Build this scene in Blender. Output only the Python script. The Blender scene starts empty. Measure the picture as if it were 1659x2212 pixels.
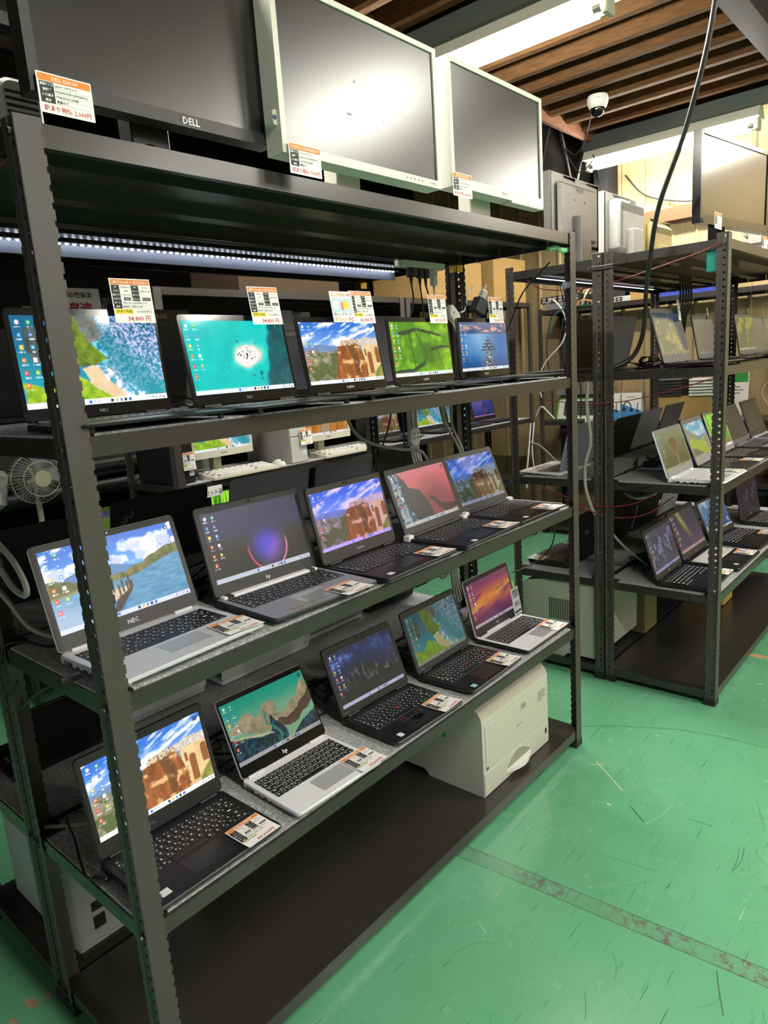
import bpy, math, random
import numpy as np
from math import sin, cos, pi, radians as RAD
from mathutils import Vector, Matrix

scene = bpy.context.scene
COL = scene.collection
random.seed(7)

# ---------------------------------------------------------------- camera, world, exposure
cam_d = bpy.data.cameras.new('camera')
cam = bpy.data.objects.new('camera', cam_d)
COL.objects.link(cam)
cam.location = (-0.4814, -1.0781, 1.4395)
cam.rotation_euler = (RAD(78.264), RAD(3.956), RAD(-49.029))
cam_d.sensor_fit = 'VERTICAL'
cam_d.sensor_height = 36.0
cam_d.lens = 36.0 * 1498.5 / 2212.0
cam_d.clip_start = 0.02
cam_d.clip_end = 60
scene.camera = cam

world = bpy.data.worlds.new('world')
scene.world = world
world.use_nodes = True
world.node_tree.nodes['Background'].inputs[0].default_value = (1.0, 0.97, 0.92, 1)
world.node_tree.nodes['Background'].inputs[1].default_value = 0.24

vs = scene.view_settings
vs.view_transform = 'Standard'
vs.look = 'None'
vs.exposure = 0.42
vs.gamma = 1.0
vs.use_curve_mapping = False
scene.cycles.max_bounces = 6
scene.cycles.diffuse_bounces = 3
scene.cycles.glossy_bounces = 3
scene.cycles.sample_clamp_indirect = 4.0

TUBE_POWER = 140.0       # emission strength of the fluorescent tubes
LED_POWER = 16.0

# ---------------------------------------------------------------- colour and materials
def lin(c):
    if isinstance(c, str):
        c = [int(c[i:i + 2], 16) / 255 for i in (1, 3, 5)]
    return tuple((x / 12.92) if x <= 0.04045 else ((x + 0.055) / 1.055) ** 2.4 for x in c)

MATS = {}
def mat(name, col, rough=0.5, metal=0.0, spec=0.5, noise=0.06, nscale=60.0, bump=0.0, emit=0.0, coat=0.0, aniso=None):
    """Principled material with a procedural noise variation of its own colour."""
    if name in MATS:
        return MATS[name]
    m = bpy.data.materials.new(name)
    m.use_nodes = True
    nt = m.node_tree
    p = nt.nodes['Principled BSDF']
    c = lin(col)
    p.inputs['Roughness'].default_value = rough
    p.inputs['Metallic'].default_value = metal
    p.inputs['Specular IOR Level'].default_value = spec
    p.inputs['Coat Weight'].default_value = coat
    if noise > 0:
        tc = nt.nodes.new('ShaderNodeTexCoord')
        n = nt.nodes.new('ShaderNodeTexNoise')
        n.inputs['Scale'].default_value = nscale
        n.inputs['Detail'].default_value = 4
        src = tc.outputs['Object']
        if aniso:
            mp = nt.nodes.new('ShaderNodeMapping')
            mp.inputs['Scale'].default_value = aniso
            nt.links.new(src, mp.inputs[0])
            src = mp.outputs[0]
        nt.links.new(src, n.inputs['Vector'])
        r = nt.nodes.new('ShaderNodeValToRGB')
        r.color_ramp.elements[0].position = 0.3
        r.color_ramp.elements[1].position = 0.7
        r.color_ramp.elements[0].color = tuple(x * (1 - noise) for x in c) + (1,)
        r.color_ramp.elements[1].color = tuple(min(1, x * (1 + noise)) for x in c) + (1,)
        nt.links.new(n.outputs[0], r.inputs[0])
        nt.links.new(r.outputs[0], p.inputs['Base Color'])
        if bump > 0:
            b = nt.nodes.new('ShaderNodeBump')
            b.inputs['Strength'].default_value = bump
            b.inputs['Distance'].default_value = 0.002
            nt.links.new(n.outputs[0], b.inputs['Height'])
            nt.links.new(b.outputs[0], p.inputs['Normal'])
    else:
        p.inputs['Base Color'].default_value = c + (1,)
    if emit > 0:
        p.inputs['Emission Color'].default_value = c + (1,)
        p.inputs['Emission Strength'].default_value = emit
    MATS[name] = m
    return m

# ---------------------------------------------------------------- mesh building
TEXT = {}
def text_mesh(body, bold=0.0):
    k = (body, bold)
    if k in TEXT:
        return TEXT[k]
    c = bpy.data.curves.new('lettering', 'FONT')
    c.body = body
    c.resolution_u = 1
    c.offset = bold
    o = bpy.data.objects.new('lettering', c)
    COL.objects.link(o)
    dg = bpy.context.evaluated_depsgraph_get()
    dg.update()
    m = bpy.data.meshes.new_from_object(o.evaluated_get(dg))
    v = [tuple(a.co) for a in m.vertices]
    f = [tuple(p.vertices) for p in m.polygons]
    bpy.data.objects.remove(o)
    bpy.data.curves.remove(c)
    bpy.data.meshes.remove(m)
    TEXT[k] = (v, f)
    return TEXT[k]

class MB:
    def __init__(s):
        s.v, s.f, s.m = [], [], []
    def add(s, v, f, mi=0):
        o = len(s.v)
        s.v.extend(tuple(p) for p in v)
        s.f.extend(tuple(i + o for i in q) for q in f)
        s.m.extend([mi] * len(f))
        return s
    def box(s, x0, x1, y0, y1, z0, z1, mi=0):
        v = [(x, y, z) for z in (z0, z1) for y in (y0, y1) for x in (x0, x1)]
        return s.add(v, [(0, 2, 3, 1), (4, 5, 7, 6), (0, 1, 5, 4), (1, 3, 7, 5), (3, 2, 6, 7), (2, 0, 4, 6)], mi)
    def prism(s, pts, z0, z1, mi=0):
        n = len(pts)
        s.add([(x, y, z) for z in (z0, z1) for x, y in pts], [tuple(range(n))[::-1], tuple(range(n, 2 * n))] + [(k, (k + 1) % n, n + (k + 1) % n, n + k) for k in range(n)], mi)
        return s
    def quad(s, a, b, c, d, mi=0):
        return s.add([a, b, c, d], [(0, 1, 2, 3)], mi)
    def slab(s, x0, x1, y0, y1, z0, z1, r=0.003, ch=0.001, seg=3, mi=0, axis='z', top=None):
        """prism with rounded outline (radius r) and chamfered rims; axis is the thin direction"""
        def ring(e, z):
            rr = max(r - e, 1e-5)
            out = []
            for cx, cy, a0 in ((x1 - r, y1 - r, 0), (x0 + r, y1 - r, 90), (x0 + r, y0 + r, 180), (x1 - r, y0 + r, 270)):
                for k in range(seg + 1):
                    a = RAD(a0 + 90 * k / seg)
                    out.append((cx + rr * cos(a), cy + rr * sin(a), z))
            return out
        n = 4 * (seg + 1)
        if ch > 0:
            rings = [ring(ch, z0), ring(0, z0 + ch), ring(0, z1 - ch), ring(ch, z1)]
        else:
            rings = [ring(0, z0), ring(0, z1)]
        v = [p for q in rings for p in q]
        f = []
        for k in range(len(rings) - 1):
            for i in range(n):
                j = (i + 1) % n
                f.append((k * n + i, k * n + j, (k + 1) * n + j, (k + 1) * n + i))
        f.append(tuple(range(n))[::-1])
        f.append(tuple((len(rings) - 1) * n + i for i in range(n)))
        if axis == 'y':      # (x, y, z) -> x, thin along y, second coordinate becomes z
            v = [(a, -c, b) for a, b, c in v]
        elif axis == 'x':
            v = [(c, a, b) for a, b, c in v]
        s.add(v, f, mi)
        if top is not None:
            s.m[-1] = top
        return s
    def cyl(s, p0, p1, r, seg=12, mi=0, r2=None):
        p0, p1 = Vector(p0), Vector(p1)
        d = (p1 - p0).normalized()
        a = d.orthogonal().normalized()
        b = d.cross(a)
        r2 = r if r2 is None else r2
        v = []
        for p, q in ((p0, r), (p1, r2)):
            for k in range(seg):
                t = 2 * pi * k / seg
                v.append(p + a * (q * cos(t)) + b * (q * sin(t)))
        f = [(k, (k + 1) % seg, seg + (k + 1) % seg, seg + k) for k in range(seg)]
        f += [tuple(range(seg))[::-1], tuple(range(seg, 2 * seg))]
        return s.add(v, f, mi)
    def lathe(s, prof, seg=24, mi=0, axis='z', c=(0, 0, 0)):
        v, f = [], []
        n = len(prof)
        for k in range(seg):
            t = 2 * pi * k / seg
            for r, z in prof:
                p = (r * cos(t), r * sin(t), z) if axis == 'z' else (r * cos(t), z, r * sin(t))
                v.append((p[0] + c[0], p[1] + c[1], p[2] + c[2]))
        for k in range(seg):
            for i in range(n - 1):
                a, b = k * n + i, ((k + 1) % seg) * n + i
                f.append((a, b, b + 1, a + 1))
        return s.add(v, f, mi)
    def tube(s, pts, r, seg=6, mi=0, sub=6):
        P = [Vector(p) for p in pts]
        if sub > 1 and len(P) > 2:
            Q = []
            for i in range(len(P) - 1):
                a, b, c, d = P[max(i - 1, 0)], P[i], P[i + 1], P[min(i + 2, len(P) - 1)]
                for k in range(sub):
                    t = k / sub
                    Q.append(0.5 * ((2 * b) + (c - a) * t + (2 * a - 5 * b + 4 * c - d) * t * t + (3 * b - a - 3 * c + d) * t ** 3))
            Q.append(P[-1])
            P = Q
        v, f = [], []
        prev = None
        for i, p in enumerate(P):
            d = (P[min(i + 1, len(P) - 1)] - P[max(i - 1, 0)])
            d = d.normalized() if d.length > 1e-9 else Vector((0, 0, 1))
            a = (prev - d * prev.dot(d)) if prev is not None else d.orthogonal()
            if a.length < 1e-6:
                a = d.orthogonal()
            a.normalize()
            prev = a
            b = d.cross(a)
            for k in range(seg):
                t = 2 * pi * k / seg
                v.append(p + a * (r * cos(t)) + b * (r * sin(t)))
        for i in range(len(P) - 1):
            for k in range(seg):
                j = (k + 1) % seg
                f.append((i * seg + k, i * seg + j, (i + 1) * seg + j, (i + 1) * seg + k))
        f.append(tuple(range(seg))[::-1])
        f.append(tuple((len(P) - 1) * seg + k for k in range(seg)))
        return s.add(v, f, mi)
    def text(s, body, o, ux, uy, size, mi=0, align='c', maxw=None, bold=0.0):
        v, f = text_mesh(body, bold)
        if not v:
            return s
        xs = [p[0] for p in v]
        x0, w = min(xs), max(xs) - min(xs)
        kx = size if not maxw or w * size <= maxw else maxw / w
        off = {'c': -x0 - w / 2, 'l': -x0, 'r': -x0 - w}[align]
        o, ux, uy = Vector(o), Vector(ux), Vector(uy)
        return s.add([o + ux * ((p[0] + off) * kx) + uy * (p[1] * size) for p in v], f, mi)
    def xf(s, M):
        s.v = [tuple(M @ Vector(p)) for p in s.v]
        return s
    def build(s, name, mats, parent=None, smooth=False, loc=None, rot=None):
        me = bpy.data.meshes.new(name)
        me.from_pydata(s.v, [], s.f)
        for m in (mats if isinstance(mats, (list, tuple)) else [mats]):
            me.materials.append(m)
        me.polygons.foreach_set('material_index', s.m)
        if smooth:
            me.polygons.foreach_set('use_smooth', [True] * len(s.f))
            me.update()
            me.set_sharp_from_angle(angle=RAD(40))
        me.update()
        o = bpy.data.objects.new(name, me)
        COL.objects.link(o)
        if parent:
            o.parent = parent
        if loc:
            o.location = loc
        if rot:
            o.rotation_euler = rot
        return o

def tag(o, label, cat, group=None):
    o['label'] = label
    o['category'] = cat
    if group:
        o['group'] = group
    return o
def thing(name, label, cat, loc=(0, 0, 0), rz=0.0, group=None):
    o = bpy.data.objects.new(name, None)
    o.empty_display_size = 0.05
    COL.objects.link(o)
    o.location = loc
    o.rotation_euler = (0, 0, rz)
    return tag(o, label, cat, group)
def struct(o):
    o['kind'] = 'structure'
    return o
def dup(o, parent=None, loc=None, rot=None):
    c = o.copy()
    COL.objects.link(c)
    if parent:
        c.parent = parent
    if loc is not None:
        c.location = loc
    if rot is not None:
        c.rotation_euler = rot
    return c
# ---------------------------------------------------------------- the materials of the place
STEEL = mat('rack_paint', '#3f3a36', rough=0.42, spec=0.5, noise=0.05, nscale=220, bump=0.05)
DECK = mat('rack_deck_paint', '#2f2c2a', rough=0.28, spec=0.5, noise=0.07, nscale=120)
RUBBER = mat('foot_rubber', '#141414', rough=0.6)
BOLT = mat('bolt_zinc', '#5d5c58', rough=0.35, metal=0.8)
BRASS = mat('brass_bracket', '#a88a3a', rough=0.25, metal=0.9)
BLACK = mat('black_plastic', '#17171a', rough=0.42, noise=0.05, nscale=300)
DARK = mat('dark_grey_plastic', '#2c2c2f', rough=0.45, noise=0.05, nscale=300)
GREY = mat('grey_plastic', '#56575a', rough=0.45)
GLOSS = mat('gloss_black', '#0b0b0c', rough=0.12)
SILVER = mat('silver_shell', '#cdced2', rough=0.36, metal=0.08, noise=0.03, nscale=400)
WHITESIL = mat('pale_silver_shell', '#e6e7ea', rough=0.4, metal=0.0, noise=0.02, nscale=400)
GREYSIL = mat('dark_silver_shell', '#8e9096', rough=0.36, metal=0.15, noise=0.03, nscale=400)
CREAM = mat('cream_plastic', '#d9d5c2', rough=0.45, noise=0.02)
WHITEP = mat('white_plastic', '#e3e2dc', rough=0.4, noise=0.02)
KEYB = mat('key_black', '#1b1c1f', rough=0.4, noise=0.04)
LEGEND = mat('key_legend', '#e8e8ea', rough=0.6, noise=0)
LOGO = mat('logo_pale', '#d8d8da', rough=0.4, noise=0)
LOGODIM = mat('logo_dim', '#6c6c70', rough=0.4, noise=0)
RED = mat('red_paint', '#c8322e', rough=0.5, noise=0)
PAPER = mat('paper', '#fdfcfa', rough=0.7, noise=0.02)
PAPERG = mat('paper_back', '#8d8b88', rough=0.7, noise=0.02)
ORANGE = mat('print_orange', '#ee8a2e', rough=0.65, noise=0)
INK = mat('print_black', '#232324', rough=0.65, noise=0)
YELLOW = mat('print_yellow', '#f6e626', rough=0.65, noise=0)
REDINK = mat('print_red', '#c23a3a', rough=0.65, noise=0)
GREENM = mat('green_print', '#79b23c', rough=0.6, noise=0)
BLUEM = mat('blue_print', '#2f49b6', rough=0.6, noise=0)
CABLE = mat('black_cable', '#161617', rough=0.5, noise=0)
CABLEW = mat('white_cable', '#d6d5cf', rough=0.5, noise=0)
CABLEG = mat('grey_cable', '#96948c', rough=0.5, noise=0)
CABLER = mat('red_cable', '#7e2233', rough=0.5, noise=0)
CABLEO = mat('orange_cable', '#d8833c', rough=0.5, noise=0)
CABLEGR = mat('green_cable', '#2f6a58', rough=0.5, noise=0)
CARD = mat('cardboard', '#b08f57', rough=0.85, noise=0.08, nscale=30)
WOOD = mat('joist_wood', '#583f27', rough=0.85, spec=0.12, noise=0.28, nscale=9, aniso=(14, 1.2, 14))
WOODD = mat('ceiling_board', '#3c2617', rough=0.8, noise=0.3, nscale=8, aniso=(14, 1.2, 14))
PANEL = mat('cabinet_wood', '#6a4630', rough=0.5, noise=0.22, nscale=8, aniso=(10, 10, 1.2))
STEELG = mat('grey_green_steel', '#3f4945', rough=0.5, noise=0.06, nscale=40)
GIRDER = mat('girder_paint', '#232326', rough=0.6, spec=0.2, noise=0.1, nscale=30)
NIGHT = mat('painted_gloom', '#100d0b', rough=0.9, spec=0.1, noise=0.25, nscale=3)  # near-black paints the gloom of unlit areas into the surfaces
ENAMEL = mat('lamp_enamel', '#c9cab8', rough=0.4, noise=0.03)
TUBE = mat('lit_tube', '#fffaee', emit=TUBE_POWER, noise=0)
LED = mat('lit_led', '#eaf0ff', emit=LED_POWER, noise=0)
PRINTER = mat('printer_cream', '#bfc0b2', rough=0.5, noise=0.03)
PRINTERT = mat('printer_top', '#b5aca0', rough=0.45, noise=0.03)
MESHG = mat('vent_dark', '#101011', rough=0.6, noise=0)
TEAL = mat('teal_film', '#17a596', rough=0.3, noise=0.15, nscale=20)
LIME = mat('green_tape', '#8fd8a0', rough=0.5, noise=0.1)
CLEAR = mat('crumpled_film', '#9b9b98', rough=0.15, noise=0.4, nscale=30, metal=0.5)

def felt_material():
    m = bpy.data.materials.new('felt')
    m.use_nodes = True
    nt = m.node_tree
    p = nt.nodes['Principled BSDF']
    p.inputs['Roughness'].default_value = 0.95
    p.inputs['Specular IOR Level'].default_value = 0.1
    tc = nt.nodes.new('ShaderNodeTexCoord')
    a = nt.nodes.new('ShaderNodeTexNoise'); a.inputs['Scale'].default_value = 480; a.inputs['Detail'].default_value = 6
    b = nt.nodes.new('ShaderNodeTexNoise'); b.inputs['Scale'].default_value = 130; b.inputs['Detail'].default_value = 4
    for n in (a, b):
        nt.links.new(tc.outputs['Object'], n.inputs['Vector'])
    mx = nt.nodes.new('ShaderNodeMath'); mx.operation = 'MULTIPLY_ADD'
    mx.inputs[1].default_value = 0.55
    nt.links.new(b.outputs[0], mx.inputs[0]); nt.links.new(a.outputs[0], mx.inputs[2])
    r = nt.nodes.new('ShaderNodeValToRGB')
    r.color_ramp.elements[0].position = 0.58; r.color_ramp.elements[0].color = lin('#74767a') + (1,)
    r.color_ramp.elements[1].position = 0.98; r.color_ramp.elements[1].color = lin('#cfd1d3') + (1,)
    nt.links.new(mx.outputs[0], r.inputs[0]); nt.links.new(r.outputs[0], p.inputs['Base Color'])
    bm = nt.nodes.new('ShaderNodeBump'); bm.inputs['Strength'].default_value = 0.6; bm.inputs['Distance'].default_value = 0.002
    nt.links.new(a.outputs[0], bm.inputs['Height']); nt.links.new(bm.outputs[0], p.inputs['Normal'])
    return m
FELT = felt_material()

def floor_material():
    m = bpy.data.materials.new('green_floor_paint')
    m.use_nodes = True
    nt = m.node_tree
    N, Lk = nt.nodes.new, nt.links.new
    p = nt.nodes['Principled BSDF']
    p.inputs['Coat Weight'].default_value = 0.9
    p.inputs['Coat Roughness'].default_value = 0.2
    tc = N('ShaderNodeTexCoord')
    co = tc.outputs['Object']
    def noise(scale, detail=5, rough=0.5, vec=None):
        n = N('ShaderNodeTexNoise'); n.inputs['Scale'].default_value = scale; n.inputs['Detail'].default_value = detail
        n.inputs['Roughness'].default_value = rough
        Lk(vec or co, n.inputs['Vector']); return n.outputs[0]
    def mapped(sc, rz=0):
        mp = N('ShaderNodeMapping'); mp.inputs['Scale'].default_value = sc; mp.inputs['Rotation'].default_value = (0, 0, rz)
        Lk(co, mp.inputs[0]); return mp.outputs[0]
    def ramp(src, stops):
        r = N('ShaderNodeValToRGB'); e = r.color_ramp.elements
        while len(e) < len(stops): e.new(0.5)
        for i, (ps, c) in enumerate(stops):
            e[i].position = ps; e[i].color = (lin(c) if isinstance(c, str) else (c, c, c)) + (1,)
        Lk(src, r.inputs[0]); return r.outputs[0]
    def mix(f, a, b):
        x = N('ShaderNodeMix'); x.data_type = 'RGBA'
        Lk(f, x.inputs['Factor'])
        for s, i in ((a, 6), (b, 7)):
            if isinstance(s, str): x.inputs[i].default_value = lin(s) + (1,)
            else: Lk(s, x.inputs[i])
        return x.outputs[2]
    def math(op, a, b=None, c=None):
        x = N('ShaderNodeMath'); x.operation = op
        for i, s in enumerate((a, b, c)):
            if s is None: continue
            if isinstance(s, (int, float)): x.inputs[i].default_value = s
            else: Lk(s, x.inputs[i])
        return x.outputs[0]
    base = ramp(noise(1.6, 3, 0.5), [(0.3, '#5fa379'), (0.55, '#68ae86'), (0.75, '#70b58e')])
    base = mix(ramp(noise(26, 8, 0.7), [(0.55, 0.0), (0.8, 0.12)]), base, '#3c8562')
    # scuffs and scratches in several directions
    for k, (rz, sc, thr, colr) in enumerate([(0.5, (3, 90, 1), 0.68, '#2c6449'), (2.1, (3.4, 110, 1), 0.69, '#2c6449'), (1.2, (2.6, 90, 1), 0.70, '#b9c7a4'), (2.9, (3.1, 100, 1), 0.69, '#31604a')]):
        s = noise(1.6, 3, 0.55, mapped(sc, rz))
        base = mix(ramp(s, [(thr, 0.0), (thr + 0.03, 0.8)]), base, colr)
    chips = noise(9, 4, 0.75)
    base = mix(ramp(chips, [(0.735, 0.0), (0.75, 0.85)]), base, '#b9b193')
    # the old worn line of tape residue running away from the shelf
    sep = N('ShaderNodeSeparateXYZ'); Lk(co, sep.inputs[0])
    off = math('ADD', math('MULTIPLY', sep.outputs[1], 0.07), sep.outputs[0])
    d = math('ABSOLUTE', math('SUBTRACT', off, 1.0))
    wob = math('MULTIPLY', math('SUBTRACT', noise(40, 3), 0.5), 0.006)
    inside = math('LESS_THAN', math('ADD', d, wob), 0.026)
    film = math('MULTIPLY', inside, 0.22)
    base = mix(film, base, '#6a7566')
    flakes = ramp(noise(34, 8, 0.78), [(0.50, 0.0), (0.56, 0.9)])
    big = ramp(noise(5, 2), [(0.42, 0.08), (0.58, 1.0)])
    base = mix(math('MULTIPLY', math('MULTIPLY', inside, flakes), big), base, '#71615f')
    rim = math('LESS_THAN', math('ABSOLUTE', math('SUBTRACT', d, 0.026)), 0.0016)
    base = mix(math('MULTIPLY', rim, 0.6), base, '#3a4a40')
    Lk(base, p.inputs['Base Color'])
    Lk(ramp(noise(7, 5, 0.6), [(0.3, 0.19), (0.7, 0.30)]), p.inputs['Roughness'])
    b = N('ShaderNodeBump'); b.inputs['Strength'].default_value = 0.12; b.inputs['Distance'].default_value = 0.003
    Lk(noise(60, 4, 0.6), b.inputs['Height']); Lk(b.outputs[0], p.inputs['Normal'])
    return m
FLOOR = floor_material()

def siding_material():
    """beige ribbed metal siding: vertical ribs along the wall's own y axis"""
    m = bpy.data.materials.new('beige_siding')
    m.use_nodes = True
    nt = m.node_tree
    p = nt.nodes['Principled BSDF']
    p.inputs['Roughness'].default_value = 0.6
    tc = nt.nodes.new('ShaderNodeTexCoord')
    n = nt.nodes.new('ShaderNodeTexNoise'); n.inputs['Scale'].default_value = 5
    mp = nt.nodes.new('ShaderNodeMapping'); mp.inputs['Scale'].default_value = (1, 12, 0.6)
    nt.links.new(tc.outputs['Object'], mp.inputs[0]); nt.links.new(mp.outputs[0], n.inputs['Vector'])
    r = nt.nodes.new('ShaderNodeValToRGB')
    r.color_ramp.elements[0].position = 0.3; r.color_ramp.elements[0].color = lin('#9f8a62') + (1,)
    r.color_ramp.elements[1].position = 0.7; r.color_ramp.elements[1].color = lin('#aa966c') + (1,)
    nt.links.new(n.outputs[0], r.inputs[0]); nt.links.new(r.outputs[0], p.inputs['Base Color'])
    return m
SIDING = siding_material()

def picture_material(name, rough=0.25):
    """a lit display: emits the picture stored on the panel's own vertices"""
    m = bpy.data.materials.new(name)
    m.use_nodes = True
    nt = m.node_tree
    p = nt.nodes['Principled BSDF']
    p.inputs['Base Color'].default_value = (0.012, 0.012, 0.013, 1)
    p.inputs['Roughness'].default_value = rough
    a = nt.nodes.new('ShaderNodeVertexColor'); a.layer_name = 'Picture'
    nt.links.new(a.outputs[0], p.inputs['Emission Color'])
    p.inputs['Emission Strength'].default_value = 1.0
    m.cycles.emission_sampling = 'NONE'
    return m
DISPLAY = picture_material('lit_display', 0.32)
DISPLAYG = picture_material('lit_display_glossy', 0.06)
DIM = mat('unlit_display', '#171615', rough=0.28, spec=0.75, noise=0.03)
DIMGL = mat('unlit_display_shiny', '#1d1c1b', rough=0.16, spec=0.9, noise=0.03)
DIMB = mat('unlit_display_black', '#141312', rough=0.4, noise=0.03)
DIMW = mat('unlit_display_grey', '#3a3937', rough=0.36, noise=0.03)
# ---------------------------------------------------------------- pictures shown on the displays (drawn on a vertex grid)
_L = {}
def vnoise(x, y, seed):
    if seed not in _L:
        _L[seed] = np.random.RandomState(seed).rand(128, 128)
    t = _L[seed]
    xi, yi = np.floor(x).astype(int), np.floor(y).astype(int)
    fx, fy = x - xi, y - yi
    fx, fy = fx * fx * (3 - 2 * fx), fy * fy * (3 - 2 * fy)
    g = lambda i, j: t[(xi + i) % 128, (yi + j) % 128]
    return (g(0, 0) * (1 - fx) + g(1, 0) * fx) * (1 - fy) + (g(0, 1) * (1 - fx) + g(1, 1) * fx) * fy
def fbm(x, y, seed, oct=4, gain=0.55):
    s, a, tot = 0, 1.0, 0
    for k in range(oct):
        s = s + a * vnoise(x * 2 ** k + 7 * k, y * 2 ** k + 3 * k, seed + k)
        tot += a
        a *= gain
    return s / tot
def rgb(h):
    return np.array([int(h[i:i + 2], 16) / 255 for i in (1, 3, 5)])
def sm(a, b, x):
    t = np.clip((x - a) / (b - a), 0, 1)
    return t * t * (3 - 2 * t)
def mixc(a, b, t):
    a = rgb(a) if isinstance(a, str) else a
    b = rgb(b) if isinstance(b, str) else b
    t = np.asarray(t)[..., None]
    return a * (1 - t) + b * t
def inpoly(x, y, pts):
    r = np.zeros(x.shape, bool)
    n = len(pts)
    for i in range(n):
        (x0, y0), (x1, y1) = pts[i], pts[(i + 1) % n]
        if y0 == y1:
            continue
        c = ((y0 > y) != (y1 > y)) & (x < (x1 - x0) * (y - y0) / (y1 - y0) + x0)
        r ^= c
    return r.astype(float)
def wob(U, V, amp, sc, seed):
    return U + amp * (fbm(U * sc, V * sc, seed) - 0.5), V + amp * (fbm(U * sc + 9, V * sc + 4, seed + 20) - 0.5)
def band(d, w):
    return np.clip(1 - np.abs(d) / w, 0, 1)

def pic_coast(U, V):
    X = U * 1.78
    c = mixc('#0e5f86', '#2aa7b8', sm(0.0, 1.0, 1 - V))
    rip = fbm(X * 40 + V * 18, V * 46 - X * 12, 3, 4, .7)
    c = mixc(c, '#c9c4e6', sm(0.45, 0.62, U + 0.15 * (V - 0.5)) * sm(0.42, 0.62, rip) * sm(0.2, 0.5, V + 0.25 * U))
    c = mixc(c, '#0a7f8e', band(U - (0.98 - 0.55 * V), 0.2) * 0.6)
    x, y = wob(U, V, 0.06, 7, 11)
    n = fbm(X * 14, V * 14, 5)
    c = mixc(c, '#e9e4f4', inpoly(x, y, [(.46, .45), (.56, .42), (.66, .30), (.90, .02), (.60, 0), (.5, .2)]) * sm(.35, .6, n))
    c = mixc(c, '#6fd0e6', inpoly(x, y, [(.5, .8), (.56, .75), (.62, .5), (.56, .42), (.5, .55)]) * sm(.4, .65, n))
    c = mixc(c, mixc('#d9b98a', '#efd9b4', n), inpoly(x, y, [(.40, .40), (.50, .44), (.56, .30), (.70, .06), (.74, 0), (.5, 0), (.43, .25)]))
    g = mixc(mixc('#3d5a16', '#9db32e', n), '#5b5a4c', sm(.55, .75, fbm(X * 9, V * 9, 8)))
    c = mixc(c, g, inpoly(x, y, [(.28, 1), (.46, 1), (.47, .75), (.55, .6), (.60, .5), (.5, .44), (.40, .42), (.30, .7)]))
    c = mixc(c, mixc('#3f4340', '#9a9d94', n), inpoly(x, y, [(.42, 1), (.55, 1), (.57, .78), (.54, .7), (.47, .72)]))
    c = mixc(c, mixc('#1b2a2c', '#6d7c78', n), inpoly(x, y, [(.05, .85), (.16, .88), (.22, .7), (.2, .52), (.1, .5), (.06, .65)]))
    c = mixc(c, mixc('#4f8f12', '#d6e23e', n), inpoly(x, y, [(0, .28), (.16, .22), (.3, .38), (.42, .26), (.62, .02), (.6, 0), (0, 0)]))
    return c
def pic_island(U, V):
    X = U * 1.78
    n = fbm(X * 6, V * 6, 31)
    c = mixc('#0cd3c8', '#12b3b0', n)
    x, y = wob(X, V, .12, 6, 33)
    d = np.hypot((x - 1.02 - .35 * (y - .5)) / 1.0, (y - .5) / .72)
    c = mixc(c, '#7fe3d2', sm(.36, .2, d))
    c = mixc(c, '#f0e9e6', sm(.25, .20, d))
    c = mixc(c, '#d9c6ad', band(d - .22, .03) * .6)
    peo = (vnoise(X * 70, V * 50, 35) > .72) * (d < .17) * (y > .48)
    c = mixc(c, '#22303a', peo * .9)
    bo = (vnoise(X * 34, V * 46, 37) > .9) * (d > .26) * (d < .5) * (np.abs(x - .95) < .4)
    c = mixc(c, '#3d6c62', bo * .9)
    reef = sm(1.36, 1.46, x + .18 * (.6 - y) + .1 * (n - .5)) * sm(.95, .7, V * .6 + .1)
    c = mixc(c, mixc('#123c44', '#0f6f74', fbm(X * 12, V * 12, 39)), reef)
    c = mixc(c, '#0c4650', sm(.5, .6, fbm(X * 5, V * 5, 41)) * (U > .66) * (V < .3))
    return c
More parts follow.
